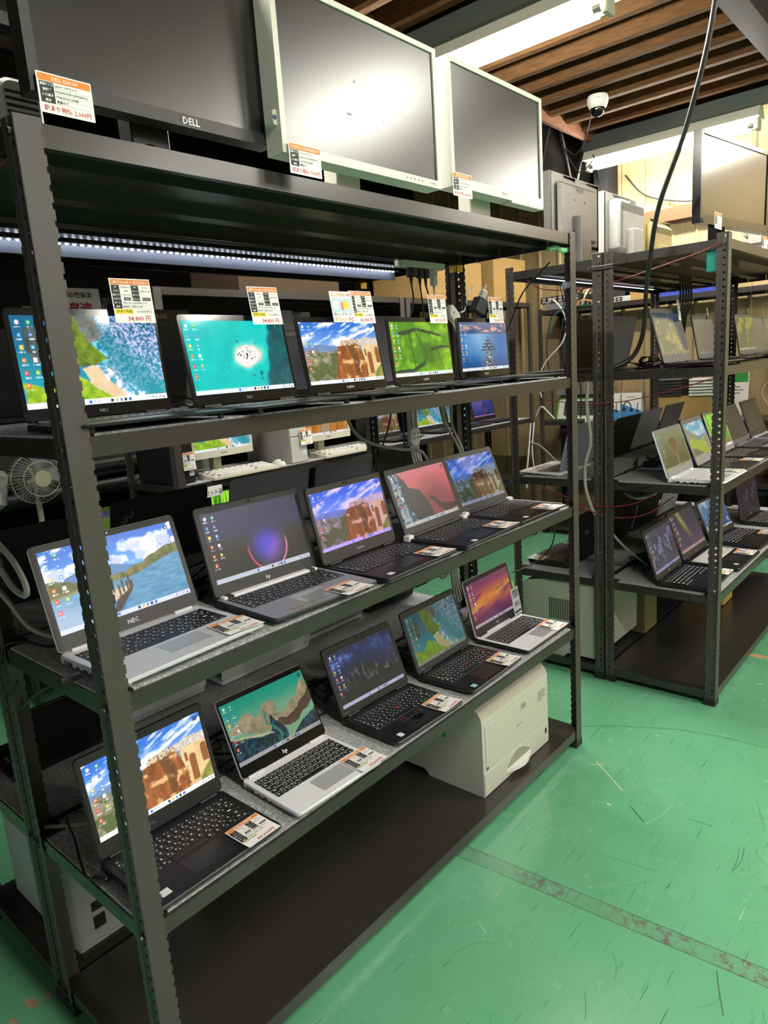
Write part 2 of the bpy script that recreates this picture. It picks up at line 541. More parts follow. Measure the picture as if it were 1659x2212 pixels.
def pic_ronda(U, V):
    X = U * 1.78
    st = fbm(X * 1.6 + V * 4, V * 13 - X * 5, 51, 5)
    c = mixc(mixc('#8fb6ea', '#2f6fd0', sm(.5, 1, V)), '#f4f6fb', sm(.44, .68, st))
    h = .60 + .03 * fbm(X * 4, V * 0, 53) + .02 * np.sin(X * 5)
    c = mixc(c, mixc('#5d7fae', '#8aa4c4', fbm(X * 5, V * 9, 55)), sm(h + .01, h - .01, V))
    n = fbm(X * 13, V * 13, 57)
    c = mixc(c, mixc('#5f5e4a', '#c5b49a', n), sm(.56, .5, V + .1 * (n - .5)))
    c = mixc(c, '#4a5c2a', sm(.5, .62, fbm(X * 8, V * 8, 59)) * (V < .5) * .8)
    x, y = wob(U, V, .04, 9, 61)
    r = fbm(X * 16, V * 5, 63, 5)
    cl = mixc(mixc('#5e2f14', '#c8793a', r), '#e7b77e', sm(.55, .75, fbm(X * 9, V * 12, 64)))
    c = mixc(c, cl, inpoly(x, y, [(.34, 0), (.38, .3), (.42, .5), (.44, .6), (.55, .64), (.72, .64), (.76, .5), (.8, .1), (.8, 0)]))
    c = mixc(c, '#4d3320', inpoly(x, y, [(.56, .6), (.66, .62), (.7, .45), (.66, .1), (.62, .1), (.6, .4)]) * .55)
    bld = mixc('#d9c3a0', '#8a6f54', (vnoise(X * 60, V * 40, 65) > .62) * 1.0)
    c = mixc(c, bld, inpoly(U, V + .01 * (vnoise(X * 40, V * 0, 66) > .5), [(.46, .62), (.5, .7), (.62, .72), (.72, .72), (.72, .63)]))
    c = mixc(c, mixc('#ebe4de', '#b7a595', vnoise(X * 46, V * 46, 67)), inpoly(U, V + .03 * (vnoise(X * 30, V * 0, 68) - .5), [(.72, .62), (.72, .72), (.84, .75), (1, .72), (1, .6)]))
    br = mixc('#f3dba8', '#cda56b', n)
    c = mixc(c, br, inpoly(x, y, [(.76, .62), (1, .62), (1, .1), (.97, .08), (.93, 0), (.8, .02), (.78, .3)]))
    for ax, aw, ay0, ay1 in ((.855, .03, .12, .44), (.97, .03, .3, .52), (.80, .014, .42, .52)):
        arch = ((np.abs(U - ax) < aw) & (V > ay0) & (V < ay1)) | (np.hypot((U - ax) * 1.78, V - ay1) < aw * 1.78)
        c = mixc(c, '#8d5226', arch * .95)
    c = mixc(c, mixc('#4d6b1e', '#cdb45a', n), inpoly(x, y, [(.88, 0), (.9, .14), (.96, .24), (1, .3), (1, 0)]))
    return c
def pic_fields(U, V):
    X = U * 1.78
    n = fbm(X * 7, V * 18 + X * 2, 71)
    c = mixc('#3f8f0c', '#a8d422', n)
    c = mixc(c, '#2d6f0a', sm(.5, .7, fbm(X * 3, V * 3, 72)) * .6)
    x, y = wob(U, V, .03, 10, 73)
    for pts in ([(.06, .78), (.18, .84), (.42, .9), (.44, .83), (.2, .76)], [(.44, .9), (.86, .76), (.86, .72), (.44, .83)],
                [(.62, .52), (.84, .56), (1, .54), (1, .5), (.84, .49), (.63, .44)], [(0, .12), (.3, .14), (.52, .28), (.53, .2), (.32, .07), (0, .02)]):
        c = mixc(c, mixc('#16321a', '#33513a', n), inpoly(x, y, pts))
    for x0, y0, x1, y1 in ((.4, .83, .56, .4), (.3, .8, .36, .0), (.75, .55, .85, .0), (.56, .4, .52, .2)):
        t = np.clip(((U - x0) * (x1 - x0) + (V - y0) * (y1 - y0)) / ((x1 - x0) ** 2 + (y1 - y0) ** 2), 0, 1)
        d = np.hypot(U - x0 - t * (x1 - x0), V - y0 - t * (y1 - y0))
        c = mixc(c, '#1e3f12', (d < .008) * .8)
    return mixc(c, '#2b5a10', sm(.3, .1, np.hypot(U - .62, (V - .4) * .8)) * .6)
def pic_pier(U, V):
    X = U * 1.78
    c = mixc(mixc('#2c6fb4', '#7fb4dd', sm(.5, 0, np.abs(U - .35)) * sm(0, .75, V)), '#0f3f74', sm(.4, 0, V) * .7)
    n = fbm(X * 4, V * 16, 81)
    sky = mixc(mixc('#3a5a8c', '#e8a9a0', sm(.45, .6, n)), '#5b6d94', sm(.85, 1, V))
    c = mixc(c, sky, (V > .78) * 1.0)
    c = mixc(c, '#35527e', band(V - .78, .03))
    w = .035 + .10 * (.62 - V)
    pier = (np.abs(U - .58) < w) & (V < .62)
    c = mixc(c, mixc('#1f3146', '#9fb4c2', (vnoise(U * 90, V * 40, 83) > .55) * 1.0), pier)
    for yy, ww in ((.62, .05), (.55, .1), (.48, .13), (.42, .16)):
        c = mixc(c, '#20405a', (np.abs(U - .58) < ww) & (np.abs(V - yy) < .018))
    c = mixc(c, '#3b7f90', (np.abs(U - .58) < (.72 - V) * .4) & (V > .62) & (V < .72))
    return c
def pic_lake(U, V):
    X = U * 1.78
    c = mixc('#5aa0ea', '#1d62c8', sm(.55, 1, V))
    cl = fbm(X * 4.5, V * 6, 91, 5)
    m = sm(.42, .55, cl + .25 * band(V - .68, .22) * (sm(.38, .6, U) + .8 * sm(.3, .1, U)) - .12)
    c = mixc(c, mixc('#b9c4dd', '#ffffff', sm(.4, .7, fbm(X * 9, V * 9, 93))), m)
    c = mixc(c, '#4d79ad', (V < .72 - .5 * np.abs(U - .33) + .01 * cl) * (V > .48))
    n = fbm(X * 16, V * 16, 95)
    tr = .5 + .20 * sm(.5, 1, U) + .10 * sm(.3, 0, U) + .05 * fbm(X * 8, V * 0, 97)
    c = mixc(c, mixc('#2b3a16', '#93884a', n), (V < tr) * (V > .42))
    wl = .44 + .15 * sm(.55, 1, U) - .02 * sm(.2, 0, U)
    wat = mixc(mixc('#2d6f9e', '#6fa6c4', fbm(X * 10, V * 40, 99)), '#9fb4cf', sm(.55, .1, V) * sm(.45, .1, U))
    c = mixc(c, wat, sm(wl + .008, wl - .008, V))
    c = mixc(c, '#8f8a5a', band(V - wl, .02) * (U < .3))
    c = mixc(c, '#2f6fb8', inpoly(U, V, [(.36, .28), (.5, .2), (.47, .05), (.36, .02)]))
    c = mixc(c, '#c9b89a', inpoly(U, V, [(.36, .26), (.42, .33), (.56, .34), (.55, .29), (.44, .21), (.37, .15)]))
    c = mixc(c, '#3a2f22', inpoly(U, V, [(.44, .21), (.56, .31), (.57, .28), (.42, .04), (.38, .04)]))
    for x0, y0, h in ((.40, .30, .14), (.43, .30, .18), (.47, .24, .14), (.50, .27, .16), (.535, .27, .14), (.555, .3, .18), (.57, .3, .1), (.46, .1, .14), (.38, .2, .1)):
        c = mixc(c, '#4a3524', (np.abs(U - x0) < .006) & (V > y0) & (V < y0 + h))
    return c
def pic_bloom(U, V):
    x, y = (U - .58) * 1.78, V - .36
    d = np.hypot(x, y)
    c = mixc('#2b2b28', '#34322e', V)
    glow = sm(.44, .06, np.hypot(x, y - .02))
    c = mixc(c, mixc('#4a44c8', '#8a5ad0', sm(-.1, .25, x - y)), glow * .95)
    c = mixc(c, '#34325a', sm(.05, .34, y) * .85)
    ring = band(d - .36, .022) * (y < .1)
    c = mixc(c, mixc('#ff4a6a', '#ff9ac0', sm(-.3, .3, x)), ring * sm(.14, -.05, y))
    c = mixc(c, '#c0506a', sm(.2, 0, np.hypot(x - .42, y + .18)) * .5)
    return mixc(c, '#2b2b28', sm(.36, .42, d) * (1 - ring) * sm(.1, -.05, y))
def pic_redsand(U, V):
    X = U * 1.78
    c = mixc(mixc('#8a3a48', '#d8606e', sm(.25, .95, V + .15 * np.sin(X * 4))), '#d67c8c', sm(.8, 1, V) * .5)
    x, y = wob(U, V, .10, 4, 111)
    edge = inpoly(x, y, [(-.1, 1.1), (.12, 1), (.24, .84), (.28, .7), (.42, .62), (.48, .45), (.52, .2), (.6, -.1), (-.1, -.1)])
    c = mixc(c, mixc('#2b2e35', '#454046', fbm(X * 8, V * 8, 113)), edge)
    foam = inpoly(x, y, [(-.1, 1.1), (.1, .98), (.16, .8), (.12, .5), (.2, .2), (.3, -.1), (-.1, -.1)])
    c = mixc(c, mixc('#34506a', '#9db4c0', sm(.4, .65, fbm(X * 14, V * 14, 115))), foam)
    c = mixc(c, '#33272c', inpoly(x, y, [(.54, .42), (.6, .44), (.78, .26), (.98, .2), (1.1, .1), (.8, .06), (.66, .24)]) * .85)
    return c
def pic_delta(U, V):
    X = U * 1.78
    n = fbm(X * 8, V * 8, 121, 5)
    c = mixc('#1d9d84', '#7fae8a', sm(1, .5, V + .2 * (n - .5)))
    x, y = wob(U, V, .09, 6, 123)
    sand = inpoly(x, y, [(0, .5), (.1, .62), (.24, .74), (.34, .58), (.44, .76), (.58, .76), (.56, .5), (.7, .52), (.86, .76), (1, .9), (1, .55), (.8, .3), (.6, .24), (.55, .1), (.45, .1), (.44, .32), (.3, .34), (.1, .46)])
    c = mixc(c, mixc('#6f6a50', '#cbb893', n), sand)
    c = mixc(c, mixc('#3a2c22', '#6e5844', n), inpoly(x, y, [(.56, .44), (.66, .36), (.8, .44), (1, .7), (1, .45), (.8, .26), (.64, .22), (.52, .34)]))
    dk = np.clip(inpoly(x, y, [(-.1, .42), (.1, .4), (.3, .28), (.42, .28), (.5, .55), (.54, .4), (.6, .2), (.62, -.1), (-.1, -.1)]) + inpoly(x, y, [(.62, -.1), (.7, .12), (.9, .24), (1.1, .42), (1.1, -.1)]), 0, 1)
    c = mixc(c, mixc('#0d2530', '#27505c', sm(.35, .7, fbm(X * 22, V * 22, 127))), dk)
    c = mixc(c, '#e0cda6', band(y - (.42 - .35 * x), .022) * (x < .44))
    riv = np.abs(x - (.47 + .05 * np.sin(y * 9))) < .016
    return mixc(c, '#2f8c80', riv * (V < .62) * (V > .04) * .9)
def pic_night(U, V):
    X = U * 1.78
    mw = band(V - (.9 - .25 * np.abs(U - .5)), .4) * fbm(X * 5, V * 5, 131, 5)
    c = mixc(mixc('#141d4a', '#3a62b0', sm(.2, .7, mw)), '#c9b8d8', sm(.5, .75, mw) * .7)
    c = mixc(c, '#ffffff', (vnoise(X * 120, V * 120, 133) > .95) * .7)
    h = .30 + .36 * np.clip(1 - np.abs(U - .42) / .34, 0, 1) ** .7 + .12 * (fbm(X * 9, V * 2, 135) - .5) + .15 * np.clip(1 - np.abs(U - .9) / .25, 0, 1)
    mt = mixc(mixc('#14151c', '#4d5260', sm(.42, .7, fbm(X * 14, V * 7 + X * 9, 137))), '#8a8f9c', sm(.66, .8, fbm(X * 20, V * 9, 139)) * .5)
    c = mixc(c, mt, (V < h) * 1.0)
    c = mixc(c, mixc('#0d0e12', '#25262c', fbm(X * 26, V * 22, 141)), (V < .24 + .06 * U + .03 * fbm(X * 20, V * 0, 143)) * 1.0)
    return c
def pic_sunset(U, V):
    X = U * 1.78
    s = fbm(X * 1.2, V * 11 - X * 2.4, 151, 4)
    c = mixc(mixc('#4a2348', '#8f3a5a', sm(0, .4, V)), '#e08038', band(V - .5 - .1 * U, .3))
    c = mixc(c, '#e8a83a', band(V - .42 - .22 * U, .12) * sm(.35, .6, s))
    c = mixc(c, '#6a2a66', sm(.5, .68, s) * .75)
    return mixc(c, '#7a3560', sm(.75, 1, V) * .7)
def pic_leafisle(U, V):
    X = U * 1.78
    c = mixc('#55602f', '#8b9672', sm(.2, 1, V))
    x, y = wob(X, V, .08, 6, 161)
    d = np.hypot((x - .95) / 1.0, (y - .55) / (.9 + .3 * (x - .9)))
    p = inpoly(x, y, [(.62, .75), (.85, .82), (1.12, .80), (1.2, .62), (1.12, .45), (1.0, .32), (.82, .44), (.66, .6)])
    c = mixc(c, mixc('#5e4a24', '#8b6c3c', fbm(X * 10, V * 10, 163)), p)
    q = inpoly(x, y, [(.59, .77), (.85, .85), (1.15, .82), (1.23, .62), (1.14, .43), (1.03, .28), (1.05, .0), (.95, 0), (.97, .28), (.8, .42), (.63, .6)])
    return mixc(c, '#c79a6a', np.clip(q - p, 0, 1) * .7)
def pic_valley(U, V):
    X = U * 1.78
    c = mixc('#9fd8e6', '#5fb4d6', V)
    c = mixc(c, '#dfe9ee', sm(.5, .7, fbm(X * 4, V * 6, 171)))
    n = fbm(X * 9, V * 9, 173)
    c = mixc(c, mixc('#7f8a66', '#b7ab8a', n), (V < .9 - .75 * U + .1 * n) * (V > .4))
    c = mixc(c, '#6f93ad', (V < .56 + .06 * n) * (U > .45))
    c = mixc(c, mixc('#8fa82c', '#c4d24a', n), V < .5 + .04 * np.sin(X * 5))
    c = mixc(c, mixc('#7c7f78', '#a9aaa2', n), inpoly(U, V, [(.8, .5), (1, .52), (1, .1), (.78, .16)]))
    return mixc(c, mixc('#5b5e48', '#8b8a70', n), inpoly(U, V, [(0, .3), (.2, .28), (.45, .12), (.6, 0), (0, 0)]))
def pic_bamboo(U, V):
    X = U * 1.78
    s = fbm(X * 34 + V * 2, V * 1.2, 181, 3)
    c = mixc(mixc('#2a7a12', '#b9f24a', sm(.3, .7, s)), '#f4ffc0', sm(.25, 0, np.abs(U - .55)) * sm(.2, .8, V) * .7)
    return mixc(c, mixc('#6a4a1e', '#c08a3c', s), sm(.3, .1, V) * .8)
def pic_path(U, V):
    X = U * 1.78
    s = fbm(X * 30, V * 3, 191, 3)
    c = mixc(mixc('#2f7a1a', '#b9e04a', s), '#fff3b0', sm(.3, 0, np.hypot((U - .45) * 1.5, V - .75)))
    c = mixc(c, mixc('#7a4212', '#e0a040', s), sm(.62, .5, V + .08 * s))
    return mixc(c, mixc('#8d7a5c', '#b09a78', s), np.abs(U - .45) < .02 + .2 * (.58 - V) * (V < .58))
def pic_aurora(U, V):
    X = U * 1.78
    c = mixc('#4a4258', '#2e2c40', V)
    g = band(U - (.62 - .3 * V), .12) * (.6 + .4 * fbm(X * 9, V * 3, 201))
    c = mixc(c, '#a7a94a', g * sm(.1, .7, V))
    return mixc(c, '#7a3a46', sm(.35, 0, V) * sm(.4, .7, fbm(X * 6, V * 6, 203)) * .8)
def pic_forest(U, V):
    X = U * 1.78
    n = fbm(X * 9, V * 9, 211)
    c = mixc('#2c2f40', '#5a5870', n)
    c = mixc(c, '#8a90b8', sm(.58, .72, fbm(X * 5, V * 7, 213)) * .8)
    return mixc(c, '#8a4a50', sm(.6, .75, fbm(X * 5, V * 5, 215)) * (U > .6) * .8)
def pic_bluesky(U, V):
    X = U * 1.78
    return mixc(mixc('#2a4f8a', '#6f94c4', V), '#c9d4e4', sm(.52, .7, fbm(X * 5, V * 5, 221)))
def pic_rocks(U, V):
    X = U * 1.78
    n = fbm(X * 6, V * 6, 231)
    c = mixc('#b8b79a', '#8b9270', n)
    c = mixc(c, '#d6d08a', sm(.5, .62, fbm(X * 4, V * 5, 233)))
    c = mixc(c, '#2c4a66', sm(.72, .8, U + .2 * (V - .5)) * .9)
    return mixc(c, '#3a5470', sm(.8, .9, V) * .8)
def pic_moss(U, V):
    X = U * 1.78
    n = fbm(X * 7, V * 7, 241)
    c = mixc('#7d7c58', '#6a6850', V)
    return mixc(c, mixc('#8f9a2e', '#c9cc5a', n), sm(.52, .58, fbm(X * 3, V * 3, 243) + .25 * (V - .5)))
def pic_grey(U, V):
    return mixc('#8b8573', '#9a937f', V)

def add_desktop(C, U, V, icons=True, bar='#eef2f8', left_bar=None):
    """the icon columns, the task bar and its buttons that lie over the picture"""
    X = U * 1.78
    if icons:
        cols = ['#e8eef6', '#3fae5a', '#2a86c8', '#3d6fd0', '#e8c33a', '#2a9ac0', '#ee7a2e', '#f4f4f4', '#e2463e', '#a9c92e', '#e8603a']
        k = 0
        for r in range(6):
            for q in range(2):
                if r == 5 and q == 1:
                    continue
                cx, cy = .07 + .125 * q, .93 - .135 * r
                d = np.maximum(np.abs(X - cx), np.abs(V - cy)) if k % 3 else np.hypot(X - cx, V - cy)
                C = mixc(C, cols[k % len(cols)], (d < .025) * .95)
                C = mixc(C, '#ffffff', (d < .010) * .7)
                C = mixc(C, '#f4f4f4', (np.abs(X - cx) < .04) * (np.abs(V - cy + .05) < .008) * (vnoise(X * 90, V * 10, 5 + k) > .45) * .8)
                k += 1
        C = mixc(C, '#222831', (np.maximum(np.abs(X - 1.70), np.abs(V - .93)) < .028) * (np.hypot(X - 1.70, V - .93) > .012) * .8)
    C = mixc(C, bar, (V < .062) * .95)
    for i, (bx, bc) in enumerate(((.74, '#2a6fd6'), (.80, '#c9d2de'), (.85, '#c9d2de'), (1.02, '#23262c'), (1.08, '#e2b64a'), (1.14, '#2a8ac8'), (1.20, '#2b2b33'), (1.26, '#2a62c0'))):
        C = mixc(C, bc, (np.maximum(np.abs(X - bx), np.abs(V - .031)) < .017) * 1.0)
    C = mixc(C, '#5a6472', (vnoise(X * 60, V * 90, 77) > .55) * (X > 1.56) * (X < 1.75) * (np.abs(V - .031) < .018) * .8)
    return C

SCREENS = {}
def screen_mesh(name, pic, w, h, nx, bright=1.0, icons=True, tint=None, bar='#eef2f8', glossy=False):
    """a display panel: w x h in local x,z at y = 0 facing -y"""
    ny = max(4, int(nx * h / w))
    u, v = np.meshgrid(np.linspace(0, 1, nx + 1), np.linspace(0, 1, ny + 1))
    C = pic(u, v)
    C = add_desktop(C, u, v, icons, bar)
    if tint is not None:
        C = C * np.array(tint)
    C = np.clip(C, 0, 1)
    C = np.where(C <= .04045, C / 12.92, ((C + .055) / 1.055) ** 2.4) * (bright * .86)
    me = bpy.data.meshes.new(name)
    nv = (nx + 1) * (ny + 1)
    co = np.zeros((nv, 3), np.float32)
    co[:, 0] = ((u - .5) * w).ravel()
    co[:, 2] = (v * h).ravel()
    idx = (np.arange(ny)[:, None] * (nx + 1) + np.arange(nx)[None, :]).ravel()
    faces = np.stack([idx, idx + 1, idx + nx + 2, idx + nx + 1], 1).astype(np.int32)
    me.vertices.add(nv)
    me.vertices.foreach_set('co', co.ravel())
    me.loops.add(faces.size)
    me.loops.foreach_set('vertex_index', faces.ravel())
    me.polygons.add(len(faces))
    me.polygons.foreach_set('loop_start', np.arange(0, faces.size, 4, dtype=np.int32))
    me.update(calc_edges=True)
    me.validate()
    a = me.color_attributes.new('Picture', 'FLOAT_COLOR', 'POINT')
    a.data.foreach_set('color', np.concatenate([C.reshape(-1, 3), np.ones((nv, 1))], 1).astype(np.float32).ravel())
    me.materials.append(DISPLAYG if glossy else DISPLAY)
    return me
# ---------------------------------------------------------------- the room
WALLX = 5.02
struct(MB().box(-3.2, WALLX + .1, -9.6, 3.3, -0.08, 0).build('floor', FLOOR))

def build_wall_right():
    mb = MB()
    step = .18
    n = int(12.8 / step)
    prof = []
    for i in range(n):
        y = -9.6 + i * step
        prof += [(y, 0), (y + step * .80, 0), (y + step * .86, -.012), (y + step * .94, -.012)]
    prof.append((-9.6 + n * step, 0))
    v = [(WALLX + dx, y, z) for z in (0, 3.15) for y, dx in prof]
    k = len(prof)
    f = [(i, i + k, i + k + 1, i + 1) for i in range(k - 1)]
    mb.add(v, f)
    mb.box(WALLX + .005, WALLX + .06, -9.6, 3.3, 0, 3.15)
    return struct(mb.build('wall_right', SIDING))
build_wall_right()
struct(MB().box(-3.2, WALLX, 3.2, 3.3, 0, 3.15).build('wall_back', NIGHT))  # wall colour stands in for the unlit space at the back
struct(MB().box(-3.2, WALLX, -9.6, 3.2, 3.09, 3.15).build('ceiling', WOODD))
# brown rail fixed along the end wall
struct(MB().slab(WALLX - .10, WALLX - .014, -1.2, 1.12, 2.33, 2.42, .004, .002).build('trim_1', mat('brown_rail', '#5d4124', rough=.6, noise=.1)))

# joists run across the room, resting on a ledger at one end and on a steel beam at the other
k = 0
x = 0.35
while x < 4.95:
    j = MB().slab(x, x + .045, -.02, 1.17, 2.90, 3.09, .003, .002).build('ceiling_joist', WOOD)
    struct(j)
    k += 1
    x += .232
struct(MB().slab(.2, 4.98, 1.17, 1.20, 2.86, 2.99, .003, .002).build('ceiling_ledger', mat('ledger_wood', '#7a4a2c', rough=.75, noise=.25, nscale=8, aniso=(1.5, 12, 12))))
def hbeam(name, y, z, x0, x1, w=.1, h=.2):
    mb = MB()
    mb.box(x0, x1, y - w / 2, y + w / 2, z, z + .01).box(x0, x1, y - w / 2, y + w / 2, z + h - .01, z + h).box(x0, x1, y - .004, y + .004, z + .01, z + h - .01)
    return struct(mb.build(name, GIRDER))
hbeam('ceiling_beam', -.075, 2.88, -1.5, 5.0, .11, .2)
# black lattice girder beside the joists
def truss():
    mb = MB()
    y0, z0, z1 = 1.27, 2.52, 3.07
    for z in (z0, z1):
        mb.box(-2.5, 5.0, y0 - .035, y0 + .035, z - .006, z + .006)
        mb.box(-2.5, 5.0, y0 - .005, y0 + .005, z - .045 if z > 2.8 else z, z if z > 2.8 else z + .045)
    x = -2.4
    up = True
    while x < 4.7:
        a, b = (x, y0, z0), (x + .26, y0, z1)
        if not up:
            a, b = (x, y0, z1), (x + .26, y0, z0)
        mb.cyl(a, b, .014, 6)
        x += .26
        up = not up
    mb.box(4.8, 5.0, y0 - .05, y0 + .05, z0, z1)
    return struct(mb.build('ceiling_girder', GIRDER))
truss()
struct(MB().box(-2.5, 5.0, 1.36, 1.40, 2.50, 3.08).build('ceiling_board', NIGHT))  # black board added behind the girder to keep the space beyond dark

# ---------------------------------------------------------------- fluorescent lamps
def lamp(label, x, y0, y1, z=2.72, group=None):
    t = thing('fluorescent_lamp', label, 'ceiling lamp', (x, (y0 + y1) / 2, z), 0, group)
    L = (y1 - y0) / 2
    mb = MB()
    prof = [(-.04, .10), (.04, .10), (.075, .035), (-.075, .035)]
    v = [(px, y, pz) for y in (-L - .02, L + .02) for px, pz in prof]
    mb.add(v, [(0, 1, 2, 3), (7, 6, 5, 4), (0, 4, 5, 1), (1, 5, 6, 2), (2, 6, 7, 3), (3, 7, 4, 0)])
    mb.build('housing', ENAMEL, t)
    for s in (-1, 1):
        MB().slab(-.035, .035, s * (L + .002) - .012, s * (L + .002) + .012, -.03, .04, .006, .002).build('lamp_holder', CREAM, t)
    for dx in (-.028, .028):
        b = MB().cyl((dx, -L + .012, -.005), (dx, L - .012, -.005), .0145, 12).build('tube', TUBE, t, smooth=True)
        for s in (-1, 1):
            MB().cyl((dx, s * (L - .012), -.005), (dx, s * (L - .045), -.005), .0152, 12).build('end_cap', mat('tube_cap', '#b9b7aa', rough=.3, metal=.6, noise=0), b, smooth=True)
    for s in (-1, 1):
        MB().cyl((0, s * L * .6, .10), (0, s * L * .6, .18), .008, 6).build('hanger', STEELG, t)
    return t
lamp('long lit tube lamp above the white monitors, nearest in view', 2.37, .155, 1.22)
lamp('long lit tube lamp close to the beige end wall', 4.52, .15, 1.225)
GL = 'lamps over the front aisle, outside the picture'
for lx, ly in ((.1, (-2.2, -1.13)), (2.37, (-2.2, -1.13)), (4.52, (-2.2, -1.13)), (.1, (-3.8, -2.73)), (2.37, (-3.8, -2.73)), (.1, (-5.4, -4.33)), (1.3, (-5.4, -4.33)), (.1, (-7.0, -5.93)), (1.3, (-7.0, -5.93)), (.1, (-8.6, -7.53)), (1.3, (-8.6, -7.53))):  # near row matches monitor reflections; rows farther out added to brighten the shelves
    if True:
        lamp('unseen lit tube lamp over the front aisle', lx, ly[0], ly[1], 2.72, GL)
lamp('lit tube lamp above the rear racks, outside the picture', .1, .155, 1.22, 2.72)
# grey-green pipes that carry the lamps
for i, (px, y0, y1) in enumerate(((2.39, -.02, 1.24), (4.54, -.02, 1.24))):
    struct(MB().box(px - .10, px - .04, y0, y1, 2.815, 2.90).build('ceiling_beam_pipe', STEELG))

# security camera under the joists
t = thing('dome_camera', 'white dome camera fixed under the wooden joists', 'security camera', (3.76, .82, 2.90))
MB().lathe([(.0, 0), (.055, 0), (.060, -.01), (.060, -.035), (.050, -.062), (.044, -.068), (0, -.068)], 32).build('housing', WHITEP, t, smooth=True)
MB().lathe([(.041, -.066), (.040, -.082), (.033, -.098), (.020, -.108), (.0, -.112)], 28).build('dome', GLOSS, t, smooth=True)
MB().text('IP CAM', (-.058, -.025, -.028), (.35, -.94, 0), (0, 0, 1), .010, 0).build('lettering', LOGODIM, t)
t = MB().tube([(3.95, .90, 3.09), (3.96, .98, 2.78), (4.05, 1.10, 2.70), (4.02, 1.16, 2.74), (4.1, 1.1, 2.60), (4.2, 1.05, 2.68), (4.35, 1.12, 2.75)], .004).build('camera_cable', CABLE)
tag(t, 'thin dark cable drooping between the dome camera and the far lamp', 'cable')
t = MB().tube([(3.55, 1.15, 2.86), (3.62, 1.16, 2.80), (3.66, 1.15, 2.55), (3.72, 1.12, 2.46), (3.84, 1.08, 2.50)], .008).build('wiring_conduit', CABLEG)
tag(t, 'grey conduit running down from the joist ledger', 'cable')
# ---------------------------------------------------------------- slotted steel racks
PITCH = .025
def post_mesh(top, kx, ky):
    """L-shaped slotted post, corner at the origin, flanges towards kx*x and ky*y; the y flange has the embossed row of holes"""
    mb = MB()
    n = int(top / PITCH)
    def P(x, y, z):
        return (kx * x, ky * y, z)
    prof = [(0, 0), (.003, 0), (.005, .0025), (.021, .0025), (.023, 0)]
    for i in range(n):
        z0, z1 = i * PITCH + .003, (i + 1) * PITCH + .003
        for a, b in ((0, 1), (1, 2), (3, 4)):
            (ya, xa), (yb, xb) = prof[a], prof[b]
            mb.quad(P(xa, ya, z0), P(xb, yb, z0), P(xb, yb, z1), P(xa, ya, z1))
        yc, zc, r = .013, (z0 + z1) / 2, .0046
        out = [(.021, zc), (.021, z1), (yc, z1), (.005, z1), (.005, zc), (.005, z0), (yc, z0), (.021, z0)]
        v = [P(.0025, y, z) for y, z in out] + [P(.0025, yc + r * cos(RAD(45 * k)), zc + r * sin(RAD(45 * k))) for k in range(8)]
        mb.add(v, [(k, (k + 1) % 8, 8 + (k + 1) % 8, 8 + k) for k in range(8)])
        for za, zb, e in ((z0, z0 + .009, .0372), (z0 + .009, z1, .040)):
            mb.quad(P(0, .023, za), P(0, e, za), P(0, e, zb), P(0, .023, zb))
            mb.quad(P(0, 0, za), P(e, 0, za), P(e, 0, zb), P(0, 0, zb))
    me_o = mb.build('post', STEEL)
    return me_o
POSTS = {}
def rack(name, label, x0, y0, W, D, levels, top=1.84, group='grey slotted steel racks', felt=(), decks=True):
    t = thing(name, label, 'shelf rack', (x0, y0, 0), 0, group)
    for sx in (0, 1):
        for sy in (0, 1):
            key = (sx, sy, round(top, 3))
            if key not in POSTS:
                o = post_mesh(top, 1 - 2 * sx, 1 - 2 * sy)
                md = o.modifiers.new('sheet', 'SOLIDIFY')
                md.thickness = .0016
                md.offset = 0
                POSTS[key] = o
                o.parent = t
                o.location = (sx * W, sy * D, 0)
            else:
                dup(POSTS[key], t, (sx * W, sy * D, 0))
            q = MB()
            fx, fy = sx * W, sy * D
            a, b = (fx - .003, fx + .045) if sx == 0 else (fx - .045, fx + .003)
            c, d = (fy - .003, fy + .045) if sy == 0 else (fy - .045, fy + .003)
            q.slab(a, b, c, d, 0, .028, .004, .002)
            q.build('foot_cap', RUBBER, t)
            for z in levels:
                s = -1 if sx == 0 else 1
                yb = fy + (.013 if sy == 0 else -.013)
                MB().cyl((fx - s * .002, yb, z - .016), (fx + s * .0055, yb, z - .016), .0058, 6).build('bolt', BOLT, t)
    for z in levels:
        mb = MB()
        npk = max(3, round(D / .095))
        pw = (D - .006) / npk
        for k in range(npk):
            ya, yb = .003 + k * pw + .0006, .003 + (k + 1) * pw - .0006
            mb.box(.003, W - .003, ya, yb, z - .0015, z)
            for xs in (.003, W - .0045):
                mb.box(xs, xs + .0015, ya, yb, z - .0335, z - .0015)
        for ys, yr in ((.003, .0045), (D - .0045, D - .003)):
            mb.box(.003, W - .003, ys, yr, z - .0335, z - .0015)
        mb.box(.0045, W - .0045, .0045, .018, z - .0335, z - .032)
        mb.box(.0045, W - .0045, D - .018, D - .0045, z - .0335, z - .032)
        for yc in (D * .3, D * .7):
            mb.box(.01, W - .01, yc - .022, yc + .022, z - .022, z - .0015)
        mb.build('shelf', DECK, t)
    return t
LV1 = [.069, .472, .922, 1.365, 1.822]
rack('steel_rack', 'grey slotted steel rack of laptops standing nearest in front', 0, 0, 1.75, .475, LV1)
rack('steel_rack', 'grey steel rack back to back behind the nearest rack', 0, .485, 1.75, .47, LV1)
LV3 = [.060, .465, .905, 1.358, 1.808]
rack('steel_rack', 'grey steel rack of laptops across the aisle at right, front one of its pair', 2.30, -.315, 1.75, .46, LV3, 1.825)
rack('steel_rack', 'grey steel rack across the aisle with the beige printer at its foot', 2.30, .155, 1.75, .44, LV3, 1.825)
